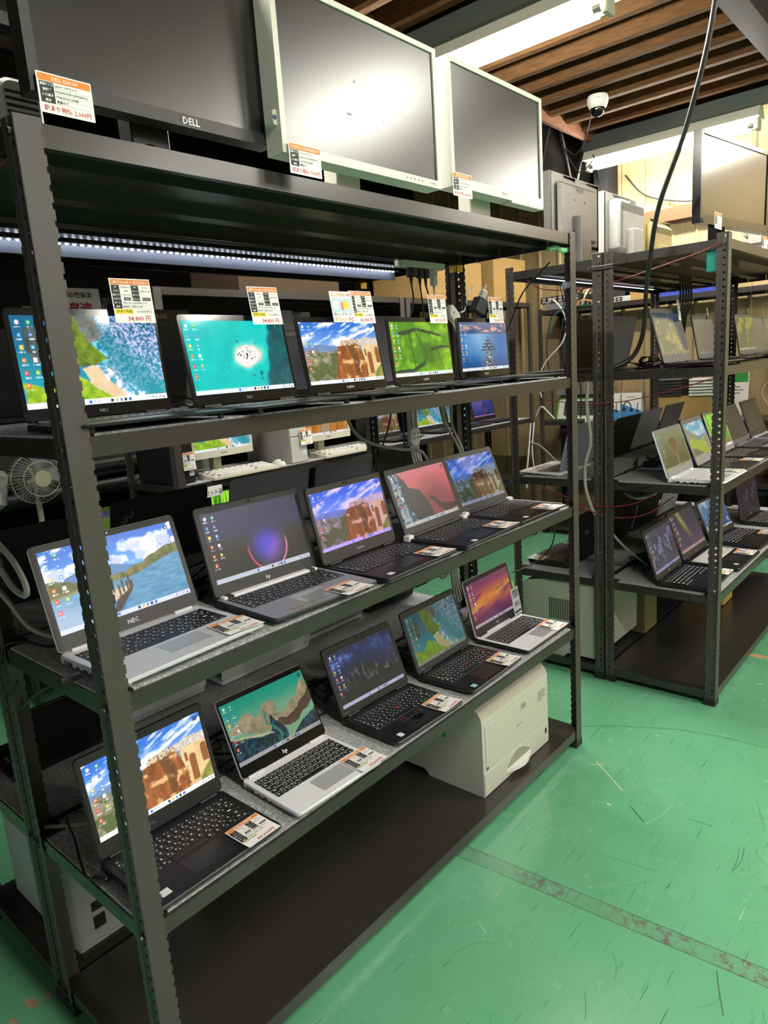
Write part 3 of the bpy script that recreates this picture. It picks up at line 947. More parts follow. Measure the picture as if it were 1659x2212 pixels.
LV5 = [.07, .50, .965, 1.855]
rack('steel_rack', 'grey steel rack of desktop computers in the far dim row', 1.25, 1.72, 1.72, .45, LV5, 1.87)
rack('steel_rack', 'grey steel rack of laptops in the far dim row, right of the desktops', 2.99, 1.72, 1.55, .45, LV5, 1.87)
rack('steel_rack', 'grey steel rack along the beige end wall, holding boxes and network gear', 4.60, -.02, .40, 1.72, [.07, .50, .93, 1.79], 1.81)
def felt_shape(x0, x1, y0, y1, z):
    e, n = .007, .046
    a, b, c, d = x0 + e, x1 - e, y0 + e + .004, y1 - e
    p = [(a + n, c), (b - n, c), (b - n, c + n), (b, c + n), (b, d - n), (b - n, d - n), (b - n, d), (a + n, d), (a + n, d - n), (a, d - n), (a, c + n), (a + n, c + n)]
    return MB().prism(p, z, z + .004)
for i, z in ((0, .472), (1, .922), (2, 1.365)):
    for j, y in enumerate((0, .485)):
        mb = felt_shape(0, 1.75, y, y + (.475 if j == 0 else .47), z)
        o = mb.build('felt_mat', FELT)
        tag(o, '%s grey felt mat on the %s rack, %s' % (('mottled', 'speckled', 'fuzzy')[i], ('nearest', 'rear')[j], ('second shelf from the floor', 'middle shelf', 'shelf at eye level')[i]), 'mat', 'felt mats on the shelves')
for z, nm in ((.465, 'second shelf'), (.905, 'middle shelf')):
    for y, d, nn in ((-.315, .46, 'front'), (.155, .44, 'back')):
        o = felt_shape(2.30, 4.05, y, y + d, z).build('felt_mat', FELT)
        tag(o, 'grey felt mat on the %s of the right %s rack' % (nm, nn), 'mat', 'felt mats on the shelves')
for x, w, nn in ((1.25, 1.72, 'desktop'), (2.99, 1.55, 'far laptop')):
    tag(MB().slab(x + .045, x + w - .045, 1.73, 2.16, .965, .969, .004, .001).build('felt_mat', FELT), 'grey felt mat under the machines of the %s rack' % nn, 'mat', 'felt mats on the shelves')
# ---------------------------------------------------------------- laptops
KEYS = {}
ROWS = [[1] * 15, [1] * 13 + [1.9], [1.5] + [1] * 12 + [1.4], [1.8] + [1] * 11 + [2.1], [2.3] + [1] * 10 + [1, 1.6], [1.2, 1, 1, 1.2, 4.6, 1.1, 1, 1, 1, 1.8]]
def key_mesh(w, h, km, lm, var, blank):
    k = (round(w, 4), round(h, 4), km.name, lm.name, var, blank)
    if k not in KEYS:
        mb = MB().slab(-w / 2, w / 2, -h / 2, h / 2, 0, .0014, .0012, .0004, 2, 0)
        if not blank:
            z = .00145
            r = random.Random(var)
            for cx, cy, s in ((-.22, .16, .20), (.16, -.2, .16)) if var % 3 else ((-.15, .05, .24),):
                a, b = w * .5 * s, h * .5 * s * 1.2
                mb.quad((w * cx - a, h * cy - b, z), (w * cx + a, h * cy - b, z), (w * cx + a, h * cy + b * .3, z), (w * cx - a, h * cy + b, z), 1)
        o = mb.build('key', [km, lm])
        me = o.data
        bpy.data.objects.remove(o)
        KEYS[k] = me
    return KEYS[k]

def keyboard(root, w, d, z, kw, y1, y0, km, lm, well, fine):
    """keyboard part with one child per key (fine) or with the keys in its own mesh"""
    mb = MB().slab(-kw / 2 - .003, kw / 2 + .003, y0 - .003, y1 + .003, z - .0006, z + .0002, .003, .0001, 2, 0)
    kb = mb.build('keyboard', [well, km, lm], root)
    hs = [.62] + [1] * 5
    u = (y1 - y0) / sum(hs)
    y = y1
    extra = MB()
    n = 0
    for r, row in enumerate(ROWS):
        rh = hs[r] * u
        tot = sum(row)
        x = -kw / 2
        for q, kwid in enumerate(row):
            cw = kw * kwid / tot
            cx, cy = x + cw / 2, y - rh / 2
            gw, gh = cw - .0017, rh - .0018
            if fine:
                me = key_mesh(gw, gh, km, lm, (n * 7 + r) % 5, kwid > 3)
                o = bpy.data.objects.new('key', me)
                COL.objects.link(o)
                o.parent = kb
                o.location = (cx, cy, z + .0002)
            else:
                extra.box(cx - gw / 2, cx + gw / 2, cy - gh / 2, cy + gh / 2, z, z + .0014, 1)
                if kwid <= 3:
                    extra.quad((cx - gw * .25, cy - gh * .1, z + .0015), (cx + gw * .1, cy - gh * .1, z + .0015), (cx + gw * .1, cy + gh * .25, z + .0015), (cx - gw * .25, cy + gh * .25, z + .0015), 2)
            n += 1
            x += cw
        y -= rh
    if not fine:
        me = kb.data
        b2 = MB()
        b2.v, b2.f, b2.m = list(mb.v), list(mb.f), list(mb.m)
        b2.add(extra.v, extra.f, 0)
        b2.m[len(mb.f):] = extra.m
        o2 = b2.build('keyboard', [well, km, lm], root)
        bpy.data.objects.remove(kb)
        bpy.data.meshes.remove(me)
        kb = o2
        kb.name = 'keyboard'
    return kb

def laptop(label, hx, hy, z, yaw, w, d, tilt, h, base=BLACK, deck=None, bezel=DARK, lid=BLACK, key=KEYB, legend=LEGEND, well=None,
           pic=None, bright=1.0, tint=None, bar='#eef2f8', glossy=False, icons=True, nx=200, dim=None, logo=None, logo_mat=LOGO, logo_size=.011, logo_x=0, t=.016,
           m=(.010, .014, .026), fine=True, group='laptops for sale', hinge='two', stick=False, stickers=(), back_logo=None, pad_w=.095, pad_x=-.01, name='laptop',
           key_w=.90, cam='dot', vent=True, spots=()):
    """hx, hy: left end of the hinge line seen from the keyboard side"""
    deck = deck or base
    c, s = cos(yaw), sin(yaw)
    ox, oy = (w / 2) * c + (d / 2) * s, (w / 2) * s - (d / 2) * c
    root = thing(name, label, 'laptop', (hx + ox, hy + oy, z), yaw, group)
    # --- base
    mb = MB().slab(-w / 2, w / 2, -d / 2, d / 2, .0025, t, .011, .0022, 4, 0, top=1)
    for sx in (-1, 1):
        for sy in (-1, 1):
            mb.cyl((sx * (w / 2 - .022), sy * (d / 2 - .022), 0), (sx * (w / 2 - .022), sy * (d / 2 - .022), .004 + (.008 if sy < 0 else 0)), .006, 8)
    mb.v = [(vx, vy, vz + (.008 * (d / 2 - vy) / d if .001 < vz < t * .6 else 0)) for vx, vy, vz in mb.v]
    b = mb.build('base', [base, deck], root)
    side = MB()
    for i, (yy, ww, hh) in enumerate(((d * .30, .012, .005), (d * .18, .010, .004), (d * .06, .013, .0045), (-d * .04, .006, .006))):
        side.box(-w / 2 - .0003, -w / 2 + .001, yy - ww / 2, yy + ww / 2, t * .5 - hh / 2, t * .5 + hh / 2)
    for k in range(8 if vent else 0):
        side.box(-w / 2 - .0003, -w / 2 + .001, d * .40 - k * .004 - .001, d * .40 - k * .004 + .001, t * .3, t * .75)
    side.build('port', MESHG, b)
    # --- keyboard, touchpad
    kw = w * key_w
    y1 = d / 2 - .030
    y0 = y1 - .098 * min(1, d / .215)
    keyboard(root, w, d, t, kw, y1, y0, key, legend, well or base, fine)
    py1 = y0 - .010
    py0 = max(-d / 2 + .008, py1 - .056)
    pb = MB().slab(pad_x - pad_w / 2, pad_x + pad_w / 2, py0, py1, t - .0004, t + .00025, .003, .0001, 2, 0)
    tp = pb.build('touchpad', mat('touchpad_' + deck.name, '#232426' if deck in (BLACK, DARK) else '#a9abaf', rough=.3, noise=.02), root)
    if stick:
        MB().cyl((.0, (y0 + y1) / 2 - .006, t), (.0, (y0 + y1) / 2 - .006, t + .0035), .0038, 12).build('pointing_stick', RED, root, smooth=True)
        bt = MB()
        for k in range(3):
            bt.slab(pad_x - pad_w / 2 + k * pad_w / 3 + .0008, pad_x - pad_w / 2 + (k + 1) * pad_w / 3 - .0008, py1 - .012, py1 - .001, t + .0003, t + .0016, .002, .0004, 2, 0)
            if k != 1:
                bt.box(pad_x - pad_w / 2 + k * pad_w / 3 + .002, pad_x - pad_w / 2 + (k + 1) * pad_w / 3 - .002, py1 - .003, py1 - .0018, t + .0016, t + .0018, 1)
        bt.build('pointing_stick_button', [BLACK, RED], tp)
    for sx_, sy_, sw_, sh_, sm_ in stickers:
        MB().slab(sx_ - sw_ / 2, sx_ + sw_ / 2, sy_ - sh_ / 2, sy_ + sh_, t, t + .0003, .001, .0001, 2).build('sticker', sm_, root)
    for f in spots:
        f(root, w, d, t)
    # --- lid
    L = MB().slab(-w / 2, w / 2, 0, h, 0, .0065, .010, .0015, 4, 0, axis='y')
    L.xf(Matrix.Translation((0, .0065, 0)))
    lidz = t + .002
    lo = L.build('lid', lid, root, loc=(0, d / 2 - .006, lidz), rot=(-tilt, 0, 0))
    MB().slab(-w / 2 + .0012, w / 2 - .0012, .0015, h - .0012, 0, .0012, .009, .0004, 4, 0, axis='y').build('screen_bezel', bezel, lo)
    ms, mt, mbm = m
    sw, sh = w - 2 * ms, h - mt - mbm
    if pic:
        key_ = (pic.__name__, round(sw, 3), round(sh, 3), nx, bright, tint, glossy)
        if key_ not in SCREENS:
            SCREENS[key_] = screen_mesh('screen', pic, sw, sh, nx, bright, icons, tint, bar, glossy)
        so = bpy.data.objects.new('screen', SCREENS[key_])
        COL.objects.link(so)
        so.parent = lo
        so.location = (0, -.0016, mbm)
    else:
        MB().box(-sw / 2, sw / 2, -.0018, -.0012, mbm, h - mt).build('screen', dim or DIMB, lo)
    cb = MB()
    for cx in ((-.006, .006) if cam == 'pair' else (0,)):
        cb.cyl((cx, -.0020, h - mt * .5), (cx, -.0011, h - mt * .5), min(.0028, mt * .32) if cam != 'dot' else .0016, 12)
    cb.build('webcam', GLOSS, lo)
    if logo:
        MB().text(logo, (logo_x, -.0016, mbm * .5 - logo_size * .36), (1, 0, 0), (0, 0, 1), logo_size, 0, bold=.012).build('lettering', logo_mat, lo)
    if back_logo:
        body, bx, bz, bs, bm_, rot_ = back_logo
        a = RAD(rot_)
        MB().text(body, (bx, .0068, bz), (-cos(a), 0, sin(a)), (sin(a), 0, cos(a)), bs, 0, bold=.01).build('lid_lettering', bm_, lo)
    if hinge == 'two':
        for sx in (-1, 1):
            MB().cyl((sx * (w * .36) - .022, d / 2 - .008, t + .002), (sx * (w * .36) + .022, d / 2 - .008, t + .002), .0042, 10).build('hinge', base, root, smooth=True)
    elif hinge == 'bar':
        MB().slab(-w / 2 + .012, w / 2 - .012, d / 2 - .024, d / 2 - .003, t - .003, t + .0052, .005, .002, 3).build('hinge_bar', WHITESIL, root)
        for sx in (-1, 1):
            MB().slab(sx * (w * .40) - .009, sx * (w * .40) + .009, d / 2 - .026, d / 2 - .001, t - .001, t + .0062, .003, .002, 3).build('hinge', DARK, root)
    elif hinge == 'caps':
        MB().cyl((-w / 2 + .01, d / 2 - .008, t + .001), (w / 2 - .01, d / 2 - .008, t + .001), .006, 12).build('hinge_barrel', DARK, root, smooth=True)
        for sx in (-1, 1):
            MB().slab(sx * (w / 2 - .008) - .012, sx * (w / 2 - .008) + .012, d / 2 - .022, d / 2 + .004, t - .009, t + .010, .005, .003, 3).build('hinge_cap', WHITEP, root)
    root['lid_h'] = h
    return root

# ---------------------------------------------------------------- price tags
TAGP = {}
def price_tag(label, price, head, loc, rz=0, tilt=None, parent_rot=None, old='↓ 39,800円 ↓', kind='notebook', group='printed price tags', S=.084, curl=.0):
    t = thing('price_tag', label, 'price tag', loc, rz, group)
    if tilt is not None:
        t.rotation_euler = (tilt, 0, rz)
    h = S / 2
    key = (kind, S, curl)
    if key not in TAGP:
        card = MB()
        n = 8
        v, f = [], []
        for k in range(n + 1):
            y = -h + S * k / n
            e = curl * max(0, (-y / h)) ** 2
            for x in (-h, h):
                v.append((x, y, e))
                v.append((x, y, e - .0003))
        for k in range(n):
            a = 4 * k
            f += [(a, a + 2, a + 6, a + 4), (a + 1, a + 5, a + 7, a + 3), (a, a + 4, a + 5, a + 1), (a + 2, a + 3, a + 7, a + 6)]
        f += [(0, 1, 3, 2), (4 * n, 4 * n + 2, 4 * n + 3, 4 * n + 1)]
        card.add(v, f)
        sp = MB()
        Z = .0004
        R = lambda x0, x1, y0, y1, mi: sp.quad((x0, y0, Z), (x1, y0, Z), (x1, y1, Z), (x0, y1, Z), mi)
        T = lambda b, x, y, s, mi, mw, al='c': sp.text(b, (x, y, Z + .0001), (1, 0, 0), (0, 1, 0), s, mi, al, mw, .012)
        y0 = h - .0125
        rh = .0074
        if kind == 'notebook':
            for r, (a, b, c, d) in enumerate((('OS', 'Windows 11', 'CPU', 'Core i5'), ('メモリ', '8GB', 'ストレージ', 'NVMe 256GB'), ('画面サイズ', '13.3インチ', '光学ドライブ', '-'), ('Webカメラ', '', 'Bluetooth', ''))):
                y = y0 - r * rh
                R(-h + .002, -h + .0185, y - rh, y, 0); R(.0005, .016, y - rh, y, 0)
                T(a, -h + .0102, y - rh * .68, .0040, 1, .0145); T(c, .0082, y - rh * .68, .0040, 1, .0140)
                if b:
                    T(b, -.0108, y - rh * .68, .0038, 0, .019); T(d, h - .0135, y - rh * .68, .0038, 0, .022)
                else:
                    R(-.0175, -.0035, y - rh * .9, y - rh * .1, 0); T('Wi-Fi', -.0105, y - rh * .68, .0038, 1, .012)
                    R(.021, h - .004, y - rh * .9, y - rh * .1, 0); T('テンキー', .0295, y - rh * .68, .0036, 1, .014)
            for r, (a, b) in enumerate((('ポート', 'USB3.0 Type-C(x2),HDMI,microSD'), ('備考', '本体擦れ、底面ゴム欠損'))):
                y = y0 - (4 + r) * rh
                R(-h + .002, -h + .0185, y - rh, y, 0)
                T(a, -h + .0102, y - rh * .68, .0040, 1, .0145)
                T(b, -h + .0205, y - rh * .66, .0036, 0, S - .026, 'l')
                sp.box(-h + .019, h - .002, y - rh - .0001, y - rh + .0001, Z, Z + .00005, 0)
        else:
            for r, (a, b) in enumerate((('画面サイズ', '20.5インチワイド'), ('解像度', '1600x900 HD+(WXGA++)'), ('入力端子', 'VGA,DVI-D,HDMI'), ('備考', '液晶キズ'))):
                y = y0 - r * rh * .95
                R(-h + .003, -h + .024, y - rh * .95, y, 0)
                T(a, -h + .0135, y - rh * .68, .0044, 1, .019)
                T(b, -h + .026, y - rh * .68, .0044, 0, S - .032, 'l')
                sp.box(-h + .024, h - .003, y - rh * .95, y - rh * .95 + .0002, Z, Z + .00005, 0)
        TAGP[key] = (card, sp)
    card, sp = TAGP[key]
    H = .66 if kind != 'notebook' else 1.0
    pk = ('me',) + key
    if pk not in TAGP:
        if H != 1.0:
            cut = MB().slab(-h, h, h - S * H, h, -.0003, 0, .001, .0001, 2)
            card = cut
        a, b = card.build('card', PAPER, t), sp.build('spec_table', [INK, PAPER], t)
        TAGP[pk] = (a, b)
    else:
        for o in TAGP[pk]:
            dup(o, t)
    Z = .0004
    hd = MB().quad((-h + .002, h - .0115, Z), (h - .002, h - .0115, Z), (h - .002, h - .002, Z), (-h + .002, h - .002, Z), 0)
    hd.text(head, (0, h - .0092, Z + .0001), (1, 0, 0), (0, 1, 0), .0068, 1, 'c', S - .012, .015)
    hd.build('header_band', [ORANGE, PAPER], t)
    if kind == 'notebook':
        yb = h - .0125 - 6 * .0074
        bd = MB().quad((-h + .002, yb - .0095, Z), (-h + .040, yb - .0095, Z), (-h + .040, yb - .001, Z), (-h + .002, yb - .001, Z), 0)
        bd.text('訳あり特価', (-h + .021, yb - .0075, Z + .0001), (1, 0, 0), (0, 1, 0), .0062, 1, 'c', .034, .01)
        bd.build('discount_band', [YELLOW, INK], t)
        if old:
            MB().text(old, (h - .021, yb - .0075, Z), (1, 0, 0), (0, 1, 0), .0055, 0, 'c', .034, .01).build('old_price', INK, t)
        pz = Z + curl * .5
        pm = MB().text(price, (.008, -h + .004, Z), (1, 0, 0), (0, 1, 0), .0122, 0, 'c', S - .024, .012)
        pm.v = [(x, y, Z + curl * max(0, (-y / h)) ** 2 + .0001) for x, y, z in pm.v]
        pm.build('price_lettering', REDINK, t)
    else:
        MB().text('訳あり特価 ' + price, (0, h - S * H + .004, Z), (1, 0, 0), (0, 1, 0), .0088, 0, 'c', S - .012, .012).build('price_lettering', REDINK, t)
    return t
# ---------------------------------------------------------------- the fifteen laptops on the nearest rack
WINSTK = mat('white_sticker', '#dfe4ea', rough=.5, noise=.05)
BLUESTK = mat('blue_sticker', '#8fd0e0', rough=.5, noise=.05)
SPEC = dict(fine=True)
z2, z3, z4 = .477, .927, 1.369
def worn(root, w, d, t):
    mb = MB()
    n = 18
    v = [(0, -d * .25, t + .0005)]
    for k in range(n):
        a = 2 * pi * k / n
        r = 1 + .25 * random.uniform(-1, 1)
        v.append((-.005 + .024 * r * cos(a), -d * .26 + .013 * r * sin(a), t + .0005))
    mb.add(v, [(0, 1 + k, 1 + (k + 1) % n) for k in range(n)])
    mb.build('worn_patch', GLOSS, root)
def film(root, w, d, t):
    mb = MB()
    mb.quad((-.035, -.095, t + .0006), (.055, -.088, t + .001), (.050, -.040, t + .0006), (-.030, -.046, t + .001))
    mb.build('peeling_film', mat('peeling_film', '#8e9095', rough=.08, noise=.1, nscale=60), root)
def numbered(root, w, d, t):
    MB().slab(-.10, -.065, -.10, -.09, t, t + .0003, .001, .0001, 2).build('sticker', mat('brown_sticker', '#8a7a66', noise=.1), root)

# second shelf from the floor
laptop('black laptop with cliff bridge picture on the second shelf, nearest of its row', .028, .223, z2, RAD(.1), .304, .221, RAD(13.2), .216, base=BLACK, bezel=BLACK, pic=pic_ronda, bright=1.05,
       logo='E dynabook', logo_mat=LOGODIM, logo_size=.008, logo_x=-.04, t=.019, m=(.012, .019, .036), cam='pair', stickers=((-.115, -.082, .02, .013, WINSTK),), pad_x=-.005, **SPEC)
laptop('silver laptop with green aerial coast picture, second shelf beside the nearest black one', .381, .212, z2, RAD(-1.9), .272, .213, RAD(25.4), .196, base=SILVER, deck=WHITESIL, bezel=GLOSS, lid=SILVER, well=WHITESIL,
       pic=pic_delta, bright=.75, logo='hp', logo_size=.016, t=.019, m=(.006, .014, .030), glossy=True, bar='#b9b3b6', tint=(.95, .95, .95), pad_w=.10, pad_x=.01, back_logo=None, **SPEC)
laptop('black laptop with night mountain picture and worn touchpad on the second shelf', .732, .219, z2, RAD(-1.8), .281, .213, RAD(21.1), .197, base=BLACK, bezel=BLACK, pic=pic_night, bright=.62, bar='#c9cdf0',
       logo='Lenovo', logo_mat=LOGODIM, logo_size=.006, logo_x=-.12, t=.019, m=(.013, .019, .022), cam='big', stick=True, stickers=((-.105, -.085, .016, .012, WINSTK),), spots=(worn,), **SPEC)
laptop('black laptop with dark coast cliff picture and red pointing stick, second shelf', 1.061, .212, z2, RAD(1.2), .294, .208, RAD(18.4), .200, base=BLACK, bezel=DARK, pic=pic_coast, bright=.5, tint=(.8, .86, .8), bar='#a9ad98',
       logo='ThinkPad', logo_mat=LOGODIM, logo_size=.006, logo_x=-.12, t=.019, m=(.013, .019, .022), cam='big', stick=True, stickers=((-.11, -.085, .018, .012, BLUESTK),), **SPEC)
laptop('silver laptop with striped sunset picture at the far end of the second shelf', 1.405, .226, z2, RAD(.3), .291, .212, RAD(14.0), .201, base=BLACK, deck=WHITESIL, bezel=DARK, lid=SILVER, well=WHITESIL, pic=pic_sunset, bright=.7, bar='#b9a9ac',
       logo='NEC', logo_size=.008, t=.019, m=(.010, .016, .028), pad_x=.02, pad_w=.075, **SPEC)
# middle shelf
laptop('silver laptop with lake and wooden pier picture at the near end of the middle shelf', .025, .234, z3, RAD(2.0), .322, .229, RAD(17.0), .212, base=SILVER, deck=SILVER, bezel=DARK, lid=SILVER, well=SILVER, pic=pic_lake, bright=1.05, bar='#d6d9f4',
       logo='NEC', logo_size=.013, t=.019, m=(.013, .014, .032), pad_x=.01, pad_w=.095, **SPEC)
laptop('grey laptop with purple glowing ring on a dark screen on the middle shelf', .386, .238, z3, RAD(-2.2), .309, .229, RAD(14.9), .213, base=DARK, deck=GREYSIL, bezel=DARK, lid=DARK, well=GREYSIL, pic=pic_bloom, bright=.95, bar='#c4ccda',
       logo='hp', logo_size=.014, t=.019, m=(.014, .017, .030), hinge='bar', spots=(film, numbered), cam='big', pad_x=.0, **SPEC)
laptop('black laptop with purple sky and cliff bridge picture, middle of the middle shelf', .696, .202, z3, RAD(1.6), .301, .222, RAD(13.3), .207, base=BLACK, bezel=DARK, pic=pic_ronda, bright=.85, tint=(.92, .84, 1.12), bar='#d6c9f0',
       logo='E dynabook', logo_mat=LOGO, logo_size=.006, logo_x=.0, t=.019, m=(.010, .018, .034), cam='pair', stickers=((-.11, -.088, .02, .010, WINSTK),), **SPEC)
laptop('black laptop with red sand picture and white hinge caps on the middle shelf', 1.027, .197, z3, RAD(2.4), .313, .216, RAD(20.3), .209, base=BLACK, bezel=DARK, pic=pic_redsand, bright=.72, bar='#c4c8c4',
       logo='TOSHIBA', logo_mat=LOGODIM, logo_size=.006, logo_x=-.12, t=.019, m=(.014, .018, .026), hinge='caps', cam='big', stickers=((-.09, -.092, .02, .010, WINSTK),), **SPEC)
laptop('black laptop with blue bridge picture at the far end of the middle shelf', 1.356, .225, z3, RAD(-.2), .293, .230, RAD(21.8), .204, base=BLACK, bezel=DARK, pic=pic_ronda, bright=.55, tint=(.72, .84, 1.1), bar='#e0c9b8', glossy=True,
       logo='TOSHIBA', logo_mat=LOGODIM, logo_size=.006, logo_x=-.11, t=.019, m=(.014, .018, .026), hinge='caps', stickers=((-.08, -.092, .02, .010, WINSTK),), **SPEC)
# shelf at eye level
EYE = dict(base=BLACK, bezel=GLOSS, t=.015, m=(.008, .014, .024), fine=False, group='laptops for sale', glossy=True)
laptop('black laptop with cliff and beach picture at the near end of the eye-level shelf', .028, .212, z4, RAD(-.2), .294, .223, RAD(5.2), .202, pic=pic_coast, bright=1.05, logo='NEC', logo_mat=LOGODIM, logo_size=.009, **EYE)
laptop('black laptop with turquoise sea and white sand islet picture on the eye-level shelf', .348, .167, z4, RAD(1.4), .291, .202, RAD(9.7), .193, pic=pic_island, bright=1.0, logo='NEC', logo_mat=LOGODIM, logo_size=.009, **EYE)
laptop('black laptop with day cliff bridge picture, middle of the eye-level shelf', .689, .186, z4, RAD(.5), .291, .208, RAD(10.3), .192, pic=pic_ronda, bright=1.0, logo='FUJITSU', logo_mat=LOGO, logo_size=.008, **EYE)
laptop('black laptop with green fields picture on the eye-level shelf', 1.056, .225, z4, RAD(-.3), .292, .210, RAD(5.6), .194, pic=pic_fields, bright=.95, logo='FUJITSU', logo_mat=LOGO, logo_size=.008, **EYE)
laptop('black laptop with dusk pier picture at the far end of the eye-level shelf', 1.372, .214, z4, RAD(1.0), .303, .213, RAD(3.4), .192, pic=pic_pier, bright=.85, logo='FUJITSU', logo_mat=LOGO, logo_size=.008, **EYE)

# price tags lying on the front right corners
for lb, pr, hd, x, y, z, a in (
        ('price tag reading 43,300 on the nearest black laptop of the second shelf', '43,300円', 'dynabook G83/HS', .280, .040, .4985, 1),
        ('price tag reading 34,800 lying on the silver laptop of the second shelf', '34,800円', 'HP EliteBook x360', .617, .029, .4985, -2),
        ('price tag on the black laptop with the worn touchpad', '32,800円', 'Lenovo ThinkPad X280', .959, .041, .4985, 2),
        ('price tag on the black laptop with the dark cliff picture, second shelf', '27,200円', 'Lenovo ThinkPad X260', 1.307, .050, .4985, 2),
        ('price tag on the silver laptop at the far end of the second shelf', '24,800円', 'NEC VersaPro', 1.648, .058, .4985, 0),
        ('price tag reading 28,100 on the silver lake picture laptop', '28,100円', 'NEC VersaPro', .309, .054, .9485, -4),
        ('price tag reading 23,800 on the grey laptop of the middle shelf', '23,800円', 'HP ProBook 430', .603, .016, .9485, 0),
        ('price tag on the black laptop with the purple sky picture', '29,800円', 'dynabook G83/FP', .950, .028, .9485, 1),
        ('price tag on the black laptop with the red sand picture', '21,800円', 'TOSHIBA dynabook', 1.291, .032, .9485, 1),
        ('price tag on the black laptop with the blue bridge picture', '22,800円', 'TOSHIBA dynabook', 1.576, .024, .9485, 0)):
    price_tag(lb, pr, hd, (x, y, z), RAD(a), curl=.002)
# price tags standing at the lids of the eye-level laptops
for lb, pr, hd, x, y, zz, th in (
        ('upright price tag reading 34,800 above the beach picture laptop', '34,800 円', 'NEC VersaPro VKT16/G-6', .268, .209, 1.601, 5),
        ('upright price tag reading 34,800 above the turquoise islet laptop', '34,800 円', 'NEC VersaPro VKT16/G-6', .577, .183, 1.595, 9),
        ('upright price tag reading 46,900 above the day bridge laptop', '46,900 円', 'FUJITSU LIFEBOOK U9310X/F', .925, .205, 1.600, 9),
        ('upright price tag reading 47,100 above the green fields laptop', '47,100 円', 'FUJITSU LIFEBOOK U9311/F', 1.288, .227, 1.603, 5),
        ('upright price tag reading 37,600 above the dusk pier laptop', '37,600 円', 'FUJITSU LIFEBOOK', 1.597, .213, 1.603, 3)):
    t = price_tag(lb, pr, hd, (x, y, zz), RAD(-2), tilt=RAD(90 - th))
    MB().slab(-.008, .008, -.030, -.014, -.010, -.0004, .002, .001, 2).build('clip', mat('clear_clip', '#b8bcc0', rough=.15, noise=0), t)
# hand-drawn card for the touch screen machine
t = thing('shop_card', 'colourful hand-drawn card beside the 46,900 price tag', 'sign', (.845, .200, 1.598), RAD(-3))
t.rotation_euler = (RAD(81), 0, RAD(-3))
MB().slab(-.038, .038, -.038, .040, -.0004, 0, .001, .0001, 2).build('card', PAPER, t)
art = MB()
Zc = .0003
LB, YL, OR = mat('card_blue', '#bfe0f2', noise=.05), mat('card_yellow', '#f4d23a', noise=.05), mat('card_orange', '#ee7f2c', noise=.05)
art.quad((-.034, -.012, Zc), (.034, -.012, Zc), (.034, .022, Zc), (-.034, .022, Zc), 0)
star = []
for k in range(20):
    r = .016 if k % 2 else .009
    star.append((.014 + r * cos(k * pi / 10), .006 + r * sin(k * pi / 10), Zc + .0002))
art.add([(.014, .006, Zc + .0002)] + star, [(0, 1 + k, 1 + (k + 1) % 20) for k in range(20)], 1)
art.slab(-.030, -.014, -.006, .016, Zc, Zc + .0003, .003, .0001, 2, 3)
art.slab(-.004, .004, -.008, .014, Zc, Zc + .0005, .003, .0001, 2, 2)
art.build('drawing', [LB, YL, OR, PAPER], t)
tx = MB().text('タッチ操作', (-.010, .026, Zc), (1, 0, 0), (0, 1, 0), .011, 0, 'c', .048, .02).text('OK!', (.026, .028, Zc), (1, 0, 0), (0, 1, 0), .010, 1, 'c', .02, .03)
tx.text('別ハードモード', (-.002, -.021, Zc), (1, 0, 0), (0, 1, 0), .009, 2, 'c', .062, .02)
tx.text('タブレット', (-.012, -.035, Zc), (1, 0, 0), (0, 1, 0), .012, 0, 'c', .042, .03).text('PC', (.024, -.035, Zc), (1, 0, 0), (0, 1, 0), .013, 1, 'c', .024, .03)
tx.build('lettering', [mat('ink_gold', '#c9a21c', noise=0), RED, BLUEM], t)

# leaflet hanging from the sunset laptop
t = thing('hanging_leaflet', 'grey printed leaflet taped to the sunset picture laptop', 'leaflet', (1.640, .196, .565), RAD(8))
t.rotation_euler = (RAD(80), 0, RAD(6))
MB().slab(-.030, .030, -.052, .052, -.0006, 0, .001, .0001, 2).build('card', mat('leaflet_paper', '#aeb4ba', noise=.1, nscale=90), t)
lf = MB()
for k, (yy, hh, ww, mi) in enumerate(((.040, .006, .022, 0), (.031, .004, .024, 0), (.024, .003, .023, 0), (.018, .003, .024, 0), (-.008, .018, .020, 1), (-.036, .008, .026, 0), (-.048, .003, .016, 0))):
    lf.quad((-ww, yy - hh / 2, .0003), (ww, yy - hh / 2, .0003), (ww, yy + hh / 2, .0003), (-ww, yy + hh / 2, .0003), mi)
lf.build('print', [INK, mat('print_grey', '#77787a', noise=.4, nscale=200)], t)
MB().tube([(-.004, .044, .002), (-.010, .060, .004), (-.018, .082, .006)], .0032, 6).build('tape', mat('yellow_green_tape', '#c4d870', noise=.05), t)

